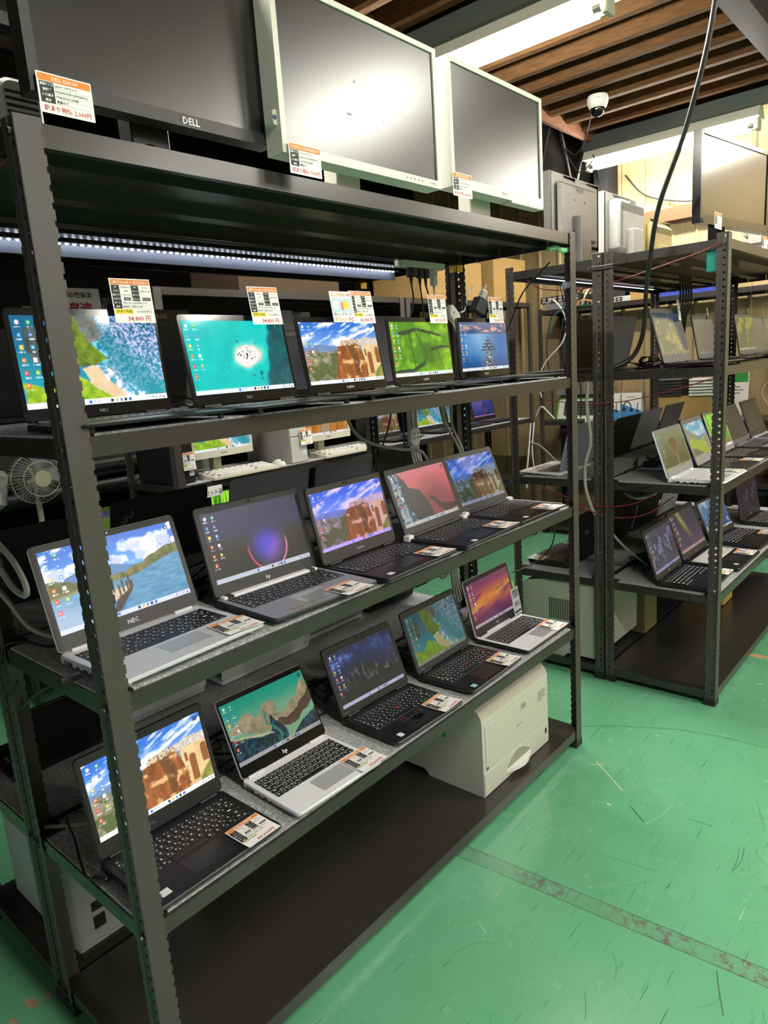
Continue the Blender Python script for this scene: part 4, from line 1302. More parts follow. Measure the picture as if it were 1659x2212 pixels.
# ---------------------------------------------------------------- monitors
def monitor(label, x0, x1, z0, z1, y, shell, screen, bez=(.016, .016, .02), depth=.03, back=.035, stand=None, logo=None, lmat=LOGO, lsize=.012, lx=.5, face=1, yaw=0, group='monitors for sale', feet=1.822, pic=None,
            nx=60, rear=None, tilt=0, vents=True, base_w=.22, base_d=.17, bright=1.0, dy=0):
    w, h = x1 - x0, z1 - z0
    t = thing('monitor', label, 'monitor', ((x0 + x1) / 2, y + .06 * face, feet), yaw if face == 1 else pi + yaw, group)
    oy = -.06
    zz = z0 - feet
    bl, br_, bb = bez[0], bez[1], bez[2]
    fr = MB()
    for a, b, c, d in ((-w / 2, -w / 2 + bl, 0, h), (w / 2 - bl, w / 2, 0, h), (-w / 2 + bl, w / 2 - bl, 0, bb), (-w / 2 + bl, w / 2 - bl, h - br_, h)):
        fr.box(a, b, oy, oy + depth, zz + c, zz + d)
    cs = MB().slab(-w / 2 + .001, w / 2 - .001, zz + .001, zz + h - .001, -(oy + depth), -(oy + .006), .006, .002, 3, 0, axis='y')
    cs.build('casing', shell, t)
    fr.build('bezel', shell, t)
    if pic:
        me = screen_mesh('screen', pic, w - 2 * bl, h - bb - br_, nx, bright, False)
        so = bpy.data.objects.new('screen', me)
        COL.objects.link(so)
        so.parent = t
        so.location = (0, oy + .004, zz + bb)
    else:
        MB().box(-w / 2 + bl, w / 2 - bl, oy + .004, oy + .008, zz + bb, zz + h - br_).build('screen', screen, t)
    bk = MB().slab(-w * .40, w * .40, zz + h * .10, zz + h * .88, -(oy + depth + back), -(oy + depth - .001), .02, .012, 4, 0, axis='y')
    bo = bk.build('back_shell', rear or shell, t)
    vt = MB()
    for k in range(26 if vents else 0):
        xx = -w * .34 + k * w * .68 / 25
        vt.box(xx - .0022, xx + .0022, oy + depth + back - .0005, oy + depth + back + .0006, zz + h * .70, zz + h * .82)
    if vents:
        vt.build('vent', MESHG, bo)
    if stand is not None:
        MB().slab(-stand / 2, stand / 2, 0.008, zz + h * .45, -(oy + depth + back + .03), -(oy + depth + back - .012), .008, .003, 3, 0, axis='y').build('neck', rear or shell, t)
        MB().slab(-base_w / 2, base_w / 2, oy - .02 + dy, oy + base_d + dy, 0, .010, .03, .003, 5).build('stand_base', rear or shell, t)
    if logo:
        MB().text(logo, (-w / 2 + lx * w, oy - .0004, zz + bb * .5 - lsize * .36), (1, 0, 0), (0, 0, 1), lsize, 0, bold=.02).build('lettering', lmat, t)
    return t, (w, h, zz, oy, depth, back)
BLKM = mat('monitor_black', '#1e1e20', rough=.45, noise=.06, nscale=400, bump=.1)
t, g = monitor('large black monitor on top of the nearest rack, at its near end', .038, .492, 1.868, 2.150, .012, BLKM, DIM, bez=(.016, .016, .021), depth=.035, stand=.075, dy=.12, logo='DELL', lmat=LOGO, lsize=.0155, lx=.60)
w, h, zz, oy, dp, bk = g
for k in range(5):
    MB().slab(w / 2 - .0155, w / 2 - .0005, zz + .001 + k * .0125, zz + .0125 + k * .0125, -(oy), -(oy - .0008), .0008, .0002, 2, 0, axis='y').build('button', BLKM, t)
MB().slab(-.012, .004, zz - .028, zz - .020, .0, .002, .001, .0002, 2, 0, axis='y').build('security_label', WHITEP, t)
WHM = mat('monitor_white', '#dad8cc', rough=.38, noise=.02)
t, g = monitor('large white monitor in the middle of the top of the nearest rack', .475, .974, 1.847, 2.149, -.035, WHM, DIM, bez=(.013, .011, .017), depth=.045, stand=.075, dy=.10, logo='I-O DATA', lmat=LOGODIM, lsize=.006, lx=.93, base_w=.30)
w, h, zz, oy, dp, bk = g
for k in range(5):
    MB().cyl((w / 2 - .13 + .014 * k, oy - .0008, zz + .009), (w / 2 - .13 + .014 * k, oy + .001, zz + .009), .002, 8).build('button', LOGODIM, t)
rg = MB().slab(-w / 2 - .009, -w / 2 + .003, zz + .048, zz + .075, -(oy + .035), -(oy + .01), .005, .001, 3, 0, axis='y')
rg.build('headphone_jack', WHM, t)
MB().cyl((-w / 2 - .005, oy + .0085, zz + .061), (-w / 2 - .005, oy + .0105, zz + .061), .0042, 10).build('jack_socket', mat('jack_blue', '#3f5f8a', noise=0), t)
sc = MB()
for a, b, c, d in ((-.035, .02, -.030, .017), (-.06, -.045, -.048, -.048), (.05, -.04, .052, -.041)):
    sc.box(min(a, c), max(a, c), oy + .0034, oy + .0042, zz + h / 2 + min(b, d), zz + h / 2 + max(b, d) + .0012)
sc.build('scratch', LOGODIM, t)
t, g = monitor('white monitor at the far end of the top of the nearest rack', 1.028, 1.485, 1.864, 2.156, -.03, WHM, DIM, bez=(.013, .012, .024), depth=.045, stand=.10, dy=.10, logo='EPSON', lmat=GREY, lsize=.009, lx=.53, base_w=.26)
w, h, zz, oy, dp, bk = g
MB().slab(.05, w / 2 - .004, zz - .006, zz + .004, -(oy + .03), -(oy - .001), .002, .001, 2, 0, axis='y').build('button_strip', WHM, t)
for k in range(5):
    MB().cyl((.10 + .022 * k, oy - .0014, zz - .001), (.10 + .022 * k, oy, zz - .001), .002, 8).build('button', LOGODIM, t)
for lb, pr, hd, x, y, zc in (('price tag reading 2,000 on the large black monitor', '2,000円', 'DELL E2011H', .086, .004, 1.852), ('price tag reading 7,000 on the large white monitor', '7,000円', 'I-O DATA LCD-MF244EDSW', .525, -.041, 1.824), ('price tag on the white monitor at the far end', '4,000円', 'EPSON LD22W62S', 1.062, -.036, 1.854)):
    q = price_tag(lb, pr, hd, (x, y, zc), 0, tilt=RAD(90), kind='monitor', S=.083)

# monitors standing with their backs to us on the rear racks
BACKB = mat('monitor_back_grey', '#3c3b3a', rough=.5, noise=.08, nscale=300, bump=.1)
t, g = monitor('black monitor facing away behind the large black one', .06, .50, 1.90, 2.02, .66, BACKB, DIM, face=-1, stand=.08, rear=BACKB)
t, g = monitor('dark grey monitor facing away behind the gap between black and white monitors', .56, .98, 1.87, 2.02, .70, BACKB, DIM, face=-1, stand=.08, rear=BACKB)
# pale vented speaker-like box beside it
t = thing('desktop_speaker', 'small pale grey vented speaker behind the corner post of the nearest rack', 'speaker', (.10, .22, 1.822))
MB().slab(-.035, .035, .0, .125, -.06, .04, .022, .006, 5, 0, axis='y').build('housing', mat('pale_grey_plastic', '#a7a6a3', noise=.03), t)
sl = MB()
for k in range(9):
    sl.box(-.026, .026, -.0412, -.0395, .016 + k * .0105, .0205 + k * .0105)
sl.build('grille', MESHG, t)
# ---------------------------------------------------------------- printers
def printer(label, x, y, w, d, h, body=PRINTER, topm=PRINTERT, rz=0, brand=None, z=.069, slotted=False, radius=.05):
    t = thing('laser_printer', label, 'printer', (x, y, z), rz)
    # profile in y-z extruded along x: rounded front top edge, raised rear
    n = 8
    prof = [(-d / 2, .0), (-d / 2, h - radius - .02)]
    for k in range(1, n + 1):
        a = pi / 2 * k / n
        prof.append((-d / 2 + radius - radius * cos(a), h - radius - .02 + radius * sin(a)))
    prof += [(-d / 2 + radius + .06, h - .004), (d * .1, h), (d / 2 - .02, h), (d / 2, h - .02), (d / 2, .05), (d / 2 - .03, .02), (d / 2 - .16, .02), (d / 2 - .18, 0)]
    mb = MB()
    k = len(prof)
    v = [(sx * w / 2, py, pz) for sx in (-1, 1) for py, pz in prof]
    f = [(i, (i + 1) % k, k + (i + 1) % k, k + i) for i in range(k)]
    mb.add(v, f)
    for i, q in enumerate(f):
        if 2 <= i <= n + 3:
            mb.m[i] = 1
    mb.add(v, [tuple(range(k))[::-1], tuple(range(k, 2 * k))])
    mb.build('body', [body, topm], t)
    fy = -d / 2
    MB().slab(-w / 2 + .015, w / 2 - .012, .088, h - radius - .035, -(fy), -(fy - .0022), .008, .001, 3, 0, axis='y').build('front_cover', body, t)
    la = MB().slab(.02, .056, h - radius - .075, h - radius - .04, -(fy - .0018), -(fy - .0035), .003, .0008, 3, 0, axis='y').slab(.024, .052, h - radius - .070, h - radius - .05, -(fy - .003), -(fy - .0042), .002, .0005, 3, 1, axis='y')
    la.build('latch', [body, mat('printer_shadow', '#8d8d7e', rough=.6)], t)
    dr = MB().slab(-w / 2 + .003, w / 2 - .003, .004, .082, -(fy), -(fy - .003), .005, .001, 3, 0, axis='y')
    dr = dr.build('paper_drawer', body, t)
    hd = MB()
    nn = 12
    top_ = [(-.075 + .15 * i / nn, .040 + .034 * sin(pi * (i / nn) ** .9)) for i in range(nn + 1)]
    hd.add([(a, fy - .0034, b) for a, b in top_] + [(a, fy - .0034, .030) for a, b in top_], [(i, i + 1, nn + 2 + i, nn + 1 + i) for i in range(nn)], 1)
    for i in range(nn):
        a0, a1 = -.08 + .16 * i / nn, -.08 + .16 * (i + 1) / nn
        o0, o1 = .024 * sin(pi * i / nn), .024 * sin(pi * (i + 1) / nn)
        hd.add([(a0, fy - .003 - o0, .020), (a1, fy - .003 - o1, .020), (a1, fy - .003 - o1, .034), (a0, fy - .003 - o0, .034), (a0, fy - .001, .020), (a1, fy - .001, .020), (a1, fy - .001, .034), (a0, fy - .001, .034)],
               [(0, 1, 2, 3), (3, 2, 6, 7), (4, 5, 1, 0)], 0)
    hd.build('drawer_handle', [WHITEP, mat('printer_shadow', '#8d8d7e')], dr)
    MB().cyl((-w / 2 + .022, fy - .003, .095), (-w / 2 + .022, fy, .095), .006, 14).build('release_button', GREY, t)
    MB().slab(w / 2 - .03, w / 2 - .018, .042, .062, -(fy - .003), -(fy - .0042), .002, .0005, 3, 0, axis='y').build('paper_gauge', DARK, dr)
    tl = MB()
    for r in range(5):
        tl.box(w / 2 - .075, w / 2 - .075 + (.05, .054, .046, .054, .03)[r], fy - .0027, fy - .0021, h - radius - .060 - r * .008, h - radius - .057 - r * .008)
    tl.build('printed_notice', mat('notice_ink', '#6b6b60', noise=0), t)
    if brand:
        MB().text(brand, (.01, fy - .0026, .155), (1, 0, 0), (0, 0, 1), .011, 0, bold=.01).build('lettering', GREY, t)
    cp = MB().slab(w / 2 - .10, w / 2 - .02, fy + radius + .004, fy + radius + .085, h - .008, h + .002, .006, .002, 3)
    cp.build('control_panel', GLOSS, t)
    return t
t = printer('cream laser printer on the bottom shelf of the nearest rack', 1.385, .255, .425, .40, .325, brand='RICOH')
MB().slab(-.2145, -.2125, -.06, -.0, .17, .235, .002, .0004, 2, 0).build('green_note', mat('green_note', '#3aa24a', noise=.05), t)
q = printer('beige laser printer on the floor level of the right rear rack', 2.525, .375, .42, .40, .37, z=.060, rz=RAD(180), body=mat('printer_grey', '#a9a99c', rough=.5, noise=.03))
sv = MB()
for k in range(13):
    sv.box(.2095, .2108, -.05 + k * .009, -.046 + k * .009, .18, .28, 1)
sv.build('side_vent', [MESHG, MESHG], q)
MB().slab(-.17, -.13, .28, .32, .2085, .2112, .012, .0006, 4, 0, axis='x').build('side_button', mat('printer_grey', '#a9a99c'), q)
# grey printer turned round on the bottom shelf of the rear rack
t = thing('office_printer', 'grey office printer with its sockets towards us, bottom shelf of the rear rack', 'printer', (.235, .70, .069))
mb = MB().slab(-.18, .18, -.19, .19, .012, .30, .02, .008, 4).slab(-.17, .17, -.18, .17, 0, .014, .01, .001, 3)
mb.build('body', mat('printer_pale_grey', '#9fa1a3', rough=.5, noise=.03), t)
MB().slab(-.15, .16, .05, .26, -.1825, -.1795, .02, .001, 4, 0, axis='x').build('side_panel', mat('printer_pale_grey', '#9fa1a3'), t)
pt = MB()
for a, b, c, d in ((-.13, -.09, .10, .125), (-.13, -.10, .05, .085), (-.06, -.02, .15, .17), (.0, .012, .08, .10)):
    pt.box(a, b, -.1915, -.189, c, d)
pt.build('socket', MESHG, t)

# ---------------------------------------------------------------- laptops of the rear rack, turned away from us
def away(label, xl, xr, z, ytop_hinge, tilt, h, lid, **k):
    """a machine whose lid shows us its back; xl..xr is its span seen from the front"""
    w = xr - xl
    return laptop(label, xr, ytop_hinge, z, pi, w, .21, RAD(tilt), h, lid=lid, base=k.pop('base', BLACK), fine=False, vent=False, dim=DIMB, group='laptops turned to the far aisle', **k)
DKLID = mat('lid_black', '#0c0c0d', rough=.5, noise=.06, nscale=200)
GRLID = mat('lid_grey', '#8a8c92', rough=.35, metal=.1, noise=.04, nscale=300)
GRLID2 = mat('lid_slate', '#6d7178', rough=.4, metal=.1, noise=.04, nscale=300)
SVLID = mat('lid_silver', '#dfe0e4', rough=.38, metal=.0, noise=.03, nscale=300)
away('black lid at the near end of the middle shelf of the rear rack', .012, .285, z3, .72, 13, .185, DKLID)
away('black lid with red dot logo on the middle shelf of the rear rack', .392, .70, z3, .72, 14, .200, DKLID, back_logo=('ThinkPad', .115, .130, .022, LOGODIM, 40))
away('slate grey lid behind the purple ring laptop on the middle shelf', .785, 1.118, z3, .72, 13, .196, GRLID)
away('dark grey thick-rimmed lid on the middle shelf of the rear rack', 1.15, 1.445, z3, .72, 13, .188, GRLID2, base=GREYSIL)
away('black lid at the far end of the middle shelf of the rear rack', 1.475, 1.735, z3, .72, 13, .192, DKLID)
away('black lid at the near end of the rear eye-level shelf', .05, .33, z4, .71, 12, .205, DKLID)
away('black lid between beach and islet laptops on the rear eye-level shelf', .40, .69, z4, .71, 12, .212, DKLID)
away('slate lid behind the day bridge laptop on the rear eye-level shelf', .96, 1.27, z4, .71, 12, .200, GRLID2)
away('slate lid between the bridge and fields laptops on the rear eye-level shelf', 1.33, 1.65, z4, .71, 10, .245, GRLID2)
away('black lid at the near end of the second shelf of the rear rack', .0 + .05, .30, z2, .71, 24, .215, DKLID)
away('silver lid behind the nearest black laptop, second shelf of the rear rack', .375, .645, z2, .735, 14, .21, SVLID, base=SILVER)
away('large pale lid behind the green coast laptop, second shelf of the rear rack', .692, 1.075, z2, .715, 12, .24, SVLID, base=WHITESIL)
away('grey lid behind the night mountain laptop, second shelf of the rear rack', 1.10, 1.40, z2, .755, 14, .21, GRLID, base=SILVER)
away('black lid at the far end of the second shelf of the rear rack', 1.44, 1.72, z2, .75, 16, .20, DKLID)
t = thing('sticker_dot', 'red glowing dot of the black lid logo', 'light', (0, 0, 0)) if False else None
# grey backs of upright price tags
for lb, x, z in (('grey back of a price tag on the rear eye-level shelf, behind the beach laptop', .30, 1.600), ('grey back of a price tag behind the islet and bridge laptops', 1.06, 1.602), ('grey back of a price tag behind the fields laptop', 1.44, 1.648)):
    t = MB().slab(-.045, .045, -.042, .042, 0, .0005, .001, .0001, 2).build('price_tag', PAPERG, loc=(x, .675, z), rot=(RAD(80), 0, 0))
    tag(t, lb, 'price tag', 'price tags seen from the back')
# cards seen over the lids
t = thing('shop_card', 'white card with red writing over the near eye-level lid', 'sign', (.455, .80, 1.665), 0)
t.rotation_euler = (RAD(85), 0, 0)
MB().slab(-.06, .06, -.04, .04, 0, .0006, .001, .0001, 2).build('card', PAPER, t)
MB().text('SSD換装済', (0, .016, .0008), (1, 0, 0), (0, 1, 0), .016, 0, 'c', .11, .02).text('高速', (0, -.026, .0008), (1, 0, 0), (0, 1, 0), .034, 1, 'c', .09, .03).build('lettering', [INK, RED], t)
DIMPIC = mat('poster_dim', '#5b5a48', rough=.5, noise=.5, nscale=14)
for lb, x, body in (('dim game poster reading DAWNTRAIL behind the turquoise islet laptop', .74, 'DAWNTRAIL'), ('dim game poster reading DAWNTRAIL behind the day bridge laptop', 1.28, 'DAWNTRAIL')):
    t = thing('poster', lb, 'poster', (x, .90, 1.369), 0, 'game posters')
    t.rotation_euler = (RAD(84), 0, 0)
    MB().slab(-.14, .14, 0, .30, 0, .002, .002, .0004, 2).build('card', DIMPIC, t)
    MB().text(body, (.0, .272, .0024), (1, 0, 0), (0, 1, 0), .021, 0, 'c', .2, .01).build('lettering', mat('poster_gold', '#d8d0a0', noise=0), t)

# ---------------------------------------------------------------- light bar and power leads under the top shelf
t = thing('led_light_bar', 'white LED light bar lit under the top shelf of the rear rack', 'light', (.85, .70, 1.80))
MB().slab(-.84, .83, -.012, .014, -.004, .0, .003, .001, 2).slab(-.84, .83, -.034, -.002, -.014, -.011, .002, .0005, 2, 0, axis='y').build('rail', mat('led_rail', '#7f8592', rough=.45, metal=0, noise=0), t)
N_LED = 84
led = MB()
for k in range(1, N_LED):
    xx = -.83 + 1.65 * k / N_LED
    led.slab(xx - .0035, xx + .0035, -.008, -.001, -.0075, -.004, .002, .001, 2)
lo_ = led.build('diodes', LED, t)
lo_['kind'] = 'stuff'
def cable(label, pts, r=.003, m=CABLE, name='power_cable', group='power cables', ends=None, seg=6):
    o = MB().tube(pts, r, seg, 0, 6).build(name, m, None, smooth=True)
    tag(o, label, 'cable', group)
    return o
t = thing('power_strip', 'cream power strip under the back of the top shelf with four plugs', 'power strip', (1.53, .47, 1.789))
MB().slab(-.12, .12, -.02, .02, -.022, .0, .006, .002, 3).build('housing', CREAM, t)
for i, (px, lb) in enumerate(((1.472, 'first'), (1.520, 'second'), (1.553, 'third'))):
    q = thing('power_plug', '%s black plug in the strip under the top shelf' % lb, 'plug', (px, .468, 1.766), 0, 'black plugs in the strip')
    MB().slab(-.014, .014, -.011, .011, -.030, 0, .005, .003, 3).build('plug_body', BLACK, q)
    MB().cyl((0, 0, -.028), (0, 0, -.055), .007, 10, 0, .0035).build('strain_relief', BLACK, q)
q = thing('power_plug', 'white plug in the strip under the top shelf', 'plug', (1.600, .468, 1.768))
MB().slab(-.013, .013, -.010, .010, -.055, 0, .006, .003, 3).slab(-.008, .008, -.0115, -.0095, -.022, -.008, .002, .0005, 2, 1).build('plug_body', [WHITEP, CREAM], q)
MB().cyl((0, 0, -.05), (0, 0, -.075), .006, 10, 0, .003).build('strain_relief', WHITEP, q)
cable('black lead with a white sleeve hanging from the first plug', [(1.472, .468, 1.712), (1.480, .47, 1.66), (1.465, .48, 1.60), (1.42, .49, 1.55), (1.40, .50, 1.45)])
cable('black lead hanging from the second plug', [(1.520, .468, 1.712), (1.530, .47, 1.65), (1.532, .47, 1.58), (1.51, .48, 1.50), (1.51, .48, 1.40)])
cable('black lead hanging from the third plug', [(1.553, .468, 1.712), (1.575, .47, 1.65), (1.562, .47, 1.60), (1.53, .475, 1.545), (1.53, .47, 1.42)])
cable('white lead from the white plug to the splitter', [(1.600, .468, 1.695), (1.605, .465, 1.665), (1.640, .455, 1.628)], m=CABLEW)
t = thing('socket_splitter', 'white four-way socket splitter hanging above the dusk pier laptop', 'splitter', (1.675, .445, 1.605), RAD(10))
t.rotation_euler = (0, RAD(28), RAD(10))
MB().slab(-.045, .040, -.020, .030, -.012, .012, .020, .004, 6, 0, axis='y').build('housing', WHITEP, t)
MB().cyl((-.02, -.0125, .004), (-.02, -.0118, .004), .004, 10).build('socket_hole', MESHG, t)
for k in range(3):
    cable('white lead hanging from the splitter beside the corner post', [(1.665 + .018 * k, .445, 1.590 - .004 * k), (1.70 + .018 * k, .445, 1.54), (1.705 + .02 * k, .44, 1.47), (1.700 + .012 * k, .43, 1.39)], .0045, CABLEW, group='white leads of the splitter')
t = thing('power_adapter', 'small black wall adapter with a white plug hanging by the far corner post', 'adapter', (1.845, .44, 1.645), RAD(-20))
t.rotation_euler = (0, RAD(28), RAD(-20))
MB().slab(-.026, .026, -.022, .022, -.030, .028, .006, .003, 3).build('housing', DARK, t)
pr = MB()
for px in (-.010, 0.004, .016):
    pr.box(px - .003, px + .003, -.004, .004, -.046, -.030)
pr.build('prong', BOLT, t)
MB().slab(-.016, .010, -.012, .012, .028, .062, .006, .004, 3).cyl((-.004, 0, .06), (-.006, 0, .085), .007, 10, 0, .004).build('white_plug', WHITEP, t)
cable('white lead from the splitter to the black adapter', [(1.715, .44, 1.62), (1.745, .44, 1.63), (1.765, .44, 1.68), (1.795, .44, 1.71), (1.80, .44, 1.718)], .003, CABLEW)
t = thing('socket_splitter', 'white four-way socket splitter hanging behind the red sand laptop', 'splitter', (1.440, .472, 1.195))
t.rotation_euler = (0, RAD(4), 0)
MB().slab(-.026, .026, -.034, .032, -.011, .011, .020, .004, 6, 0, axis='y').build('housing', WHITEP, t)
hb = MB()
for a, b in ((-.009, .010), (.011, .012), (-.010, -.006), (.010, -.004)):
    hb.cyl((a, -.0116, b), (a, -.0108, b), .0032, 10)
hb.build('socket_hole', MESHG, t)
cable('white lead from the shelf down to the hanging splitter', [(1.445, .47, 1.325), (1.440, .472, 1.28), (1.440, .472, 1.225)], .004, CABLEW)
for k in range(4):
    cable('white lead below the hanging splitter', [(1.420 + .013 * k, .472, 1.163), (1.425 + .014 * k, .470, 1.12), (1.432 + .016 * k, .462, 1.06), (1.44 + .018 * k, .455, .95)], .0042, CABLEW, group='white leads below the splitter')
cable('thick grey cable looping behind the red sand laptop', [(1.10, .47, 1.325), (1.13, .47, 1.25), (1.20, .46, 1.20), (1.32, .44, 1.165), (1.42, .42, 1.14), (1.5, .44, 1.02)], .006, CABLEG)
cable('grey cable sagging behind the blue bridge laptop', [(1.585, .46, 1.325), (1.62, .46, 1.22), (1.66, .45, 1.15), (1.69, .45, 1.10), (1.66, .44, 1.08), (1.56, .43, 1.10)], .005, CABLEG)
cable('grey cable beside the far corner post', [(1.67, .46, 1.325), (1.655, .46, 1.22), (1.70, .45, 1.12), (1.73, .45, 1.05)], .005, CABLEG)
cable('black lead hanging left of the red sand laptop', [(1.335, .48, 1.33), (1.325, .48, 1.26), (1.27, .48, 1.17), (1.20, .47, 1.08), (1.16, .45, .96)], .0035)
cable('black lead hanging straight down behind the middle shelf', [(1.395, .48, 1.33), (1.395, .48, 1.15), (1.40, .48, .97)], .0035)
# the grey cable with a hook at the near end
cable('thick grey cable looped at the near end of the middle shelf', [(0.00, .60, 1.21), (.0, .42, 1.175), (-.0, .31, 1.135), (.0, .262, 1.09), (.0, .275, 1.066), (.0, .33, 1.075), (.0, .40, 1.115), (.0, .55, 1.15)], .006, CABLEG)
cable('grey cable running across the felt at the near end of the middle shelf', [(.0, .50, 1.09), (.02, .42, 1.02), (.04, .38, .965), (.09, .33, .934), (.14, .31, .932)], .006, CABLEG)
t = thing('power_connector', 'black right-angle power plug in the side of the silver lake picture laptop', 'plug', (.012, .125, .932), RAD(-8))
MB().slab(-.034, .004, -.007, .007, .0, .010, .004, .002, 3).build('plug_body', BLACK, t)
cable('black lead from the plug of the silver lake laptop hanging over the shelf edge', [(-.020, .128, .936), (-.045, .15, .925), (-.055, .19, .90), (-.05, .24, .87), (-.03, .30, .86)], .0028)
cable('black lead lying at the near end of the middle shelf', [(.10, .30, .931), (.05, .34, .931), (.03, .40, .935), (.0, .44, .925), (-.012, .44, .86), (-.012, .43, .82), (.0, .40, .86)], .0026)
t = thing('power_connector', 'black plug in the side of the nearest black laptop', 'plug', (.018, .175, .481), RAD(-60))
MB().slab(-.030, .004, -.006, .006, .0, .010, .004, .002, 3).build('plug_body', BLACK, t)
cable('black lead curling beside the nearest black laptop', [(.005, .19, .486), (-.0, .22, .484), (.012, .27, .484), (.03, .33, .50), (.04, .38, .53), (.07, .36, .53), (.09, .33, .50)], .0026)
cable('grey cable on the felt behind the nearest black laptop', [(.02, .46, .481), (.10, .38, .482), (.2, .36, .482), (.28, .34, .482)], .0045, CABLEG)

# loose leads and adapters lying behind the laptops
rnd = random.Random(4)
def tangle(n, x0, x1, y0, y1, z, lab, r=.0024):
    for k in range(n):
        cx, cy = rnd.uniform(x0, x1), rnd.uniform(y0, y1)
        pts = []
        for i in range(7):
            pts.append((min(x1, max(x0, cx + rnd.uniform(-.09, .09))), min(y1, max(y0, cy + rnd.uniform(-.05, .05))), z + r + (rnd.random() ** 2) * .05 * (1 if 0 < i < 6 else 0)))
        cable(lab, pts, r, group=lab)
tangle(7, .30, .75, .30, .44, .477, 'black leads tangled behind the near laptops of the second shelf')
tangle(9, .78, 1.25, .30, .45, .477, 'black leads tangled behind the night mountain laptop')
tangle(5, 1.28, 1.65, .32, .45, .477, 'black leads tangled behind the far laptops of the second shelf')
tangle(9, .28, .75, .32, .45, .927, 'black leads tangled between the lake and ring laptops')
tangle(7, .9, 1.6, .33, .45, .927, 'black leads tangled behind the far laptops of the middle shelf')
tangle(4, .2, .95, .32, .45, 1.369, 'black leads on the eye-level shelf')
tangle(5, .95, 1.1, .30, .42, 1.369, 'black leads beside the green fields laptop')
def brick(label, x, y, z, rz, w=.10, d=.045, h=.030):
    t = thing('power_adapter', label, 'adapter', (x, y, z), rz, 'black power adapters')
    MB().slab(-w / 2, w / 2, -d / 2, d / 2, 0, h, .006, .004, 3).build('housing', BLACK, t)
    MB().cyl((w / 2 - .002, 0, h / 2), (w / 2 + .022, 0, h / 2), .006, 8, 0, .003).build('strain_relief', BLACK, t)
    return t
brick('black power adapter behind the green coast laptop on the second shelf', .70, .455, .476, RAD(5), .16, .06, .035)
brick('black power adapter behind the night mountain laptop', .99, .36, .476, RAD(20), .11, .05, .030)
brick('black power adapter beside the dark cliff laptop', 1.10, .35, .476, RAD(-70), .10, .045, .030)
brick('black power adapter behind the nearest black laptop', .36, .36, .476, RAD(40), .10, .045, .030)
brick('black power adapter between the lake and ring laptops', .37, .36, .926, RAD(-30), .10, .045, .030)
for k in range(4):
    cable('cream cable bundled at the far rear post below the middle shelf', [(1.66 + .02 * k, .50, .88), (1.64 + .03 * k, .50, .75), (1.66 + .012 * k, .50, .62), (1.66 + .02 * k, .49, .50)], .0055, CABLEG, group='cream cables at the far rear post')
cable('cream cable loop at the far rear post', [(1.62, .50, .84), (1.56, .50, .76), (1.555, .50, .68), (1.60, .50, .62), (1.65, .50, .64)], .005, CABLEG)
cable('black lead with a thick plug above the sunset laptop', [(1.70, .40, .88), (1.72, .36, .80), (1.745, .32, .73)], .006)
cable('black lead from the nearest rack across to the right rack', [(1.74, .10, .90), (1.80, .12, .80), (1.83, .16, .72), (1.80, .22, .66), (1.72, .26, .645)], .0026)
# brass shelf brackets on the rear posts
for x, y, lb in ((1.735, .470, 'nearest'), (1.735, .948, 'rear')):
    t = thing('brass_bracket', 'brass coloured bracket at the far back post of the %s rack' % lb, 'bracket', (x, y, 1.762))
    MB().box(-.034, .004, -.034, -.0325, 0, .06).box(-.034, -.0325, -.034, 0, 0, .06).build('plate', BRASS, t)
    MB().cyl((-.016, -.037, .03), (-.016, -.033, .03), .005, 8).build('bolt', BOLT, t)
for p, r_, lb in (([(-.12, .55, 1.70), (-.02, .30, 1.745), (.02, .08, 1.79), (.03, .03, 1.80)], .0016, 'near top corner of the nearest rack'),
                  ([(-.02, .60, 1.24), (.0, .45, 1.235), (.04, .55, 1.25), (.06, .62, 1.28)], .0022, 'left of the nearest post, in front of the fan'),
                  ([(.0, .47, .82), (.06, .55, .80), (.12, .60, .80)], .0016, 'below the near end of the middle shelf')):
    cable('thin red wire at the ' + lb, p, r_, CABLER, 'security_wire', 'red security wires')
# ---------------------------------------------------------------- laptops on the right racks
G = 'laptops on the right front rack'
RK = dict(fine=False, group=G, nx=90)
r2, r3, r4 = .469, .909, 1.358
laptop('white laptop with olive leaf-shaped island picture at the near end, right rack middle shelf', 2.312, -.107, r3, 0, .312, .22, RAD(18.3), .200, base=WHITESIL, deck=WHITESIL, bezel=GREYSIL, lid=WHITESIL, key=WHITESIL, legend=GREY, pic=pic_leafisle, bright=.55, bar='#b5b98a', logo='hp', logo_size=.009, logo_mat=LOGO, t=.016, **RK)
laptop('dark laptop with green valley picture, second on the right rack middle shelf', 2.645, -.118, r3, RAD(2), .296, .204, RAD(21.7), .215, base=DARK, bezel=GREYSIL, lid=BLACK, pic=pic_valley, bright=.62, bar='#b9b08a', t=.016, m=(.008, .024, .03), **RK)
laptop('dark laptop with bright bamboo picture behind the right rack post', 2.975, -.100, r3, 0, .300, .21, RAD(20), .212, base=BLACK, bezel=GREYSIL, lid=BLACK, pic=pic_bamboo, bright=.8, t=.016, **RK)
laptop('grey laptop with unlit screen on the right rack middle shelf', 3.345, -.078, r3, 0, .305, .22, RAD(22.9), .208, base=DARK, deck=GREYSIL, bezel=GREY, lid=GREY, dim=DIMW, t=.016, **RK)
laptop('grey laptop with unlit screen at the far end of the right rack middle shelf', 3.705, -.072, r3, RAD(-.8), .311, .22, RAD(19), .206, base=GREYSIL, deck=SILVER, bezel=DARK, lid=BLACK, dim=DIMW, logo='hp', logo_size=.012, t=.016, m=(.012, .016, .030), **RK)
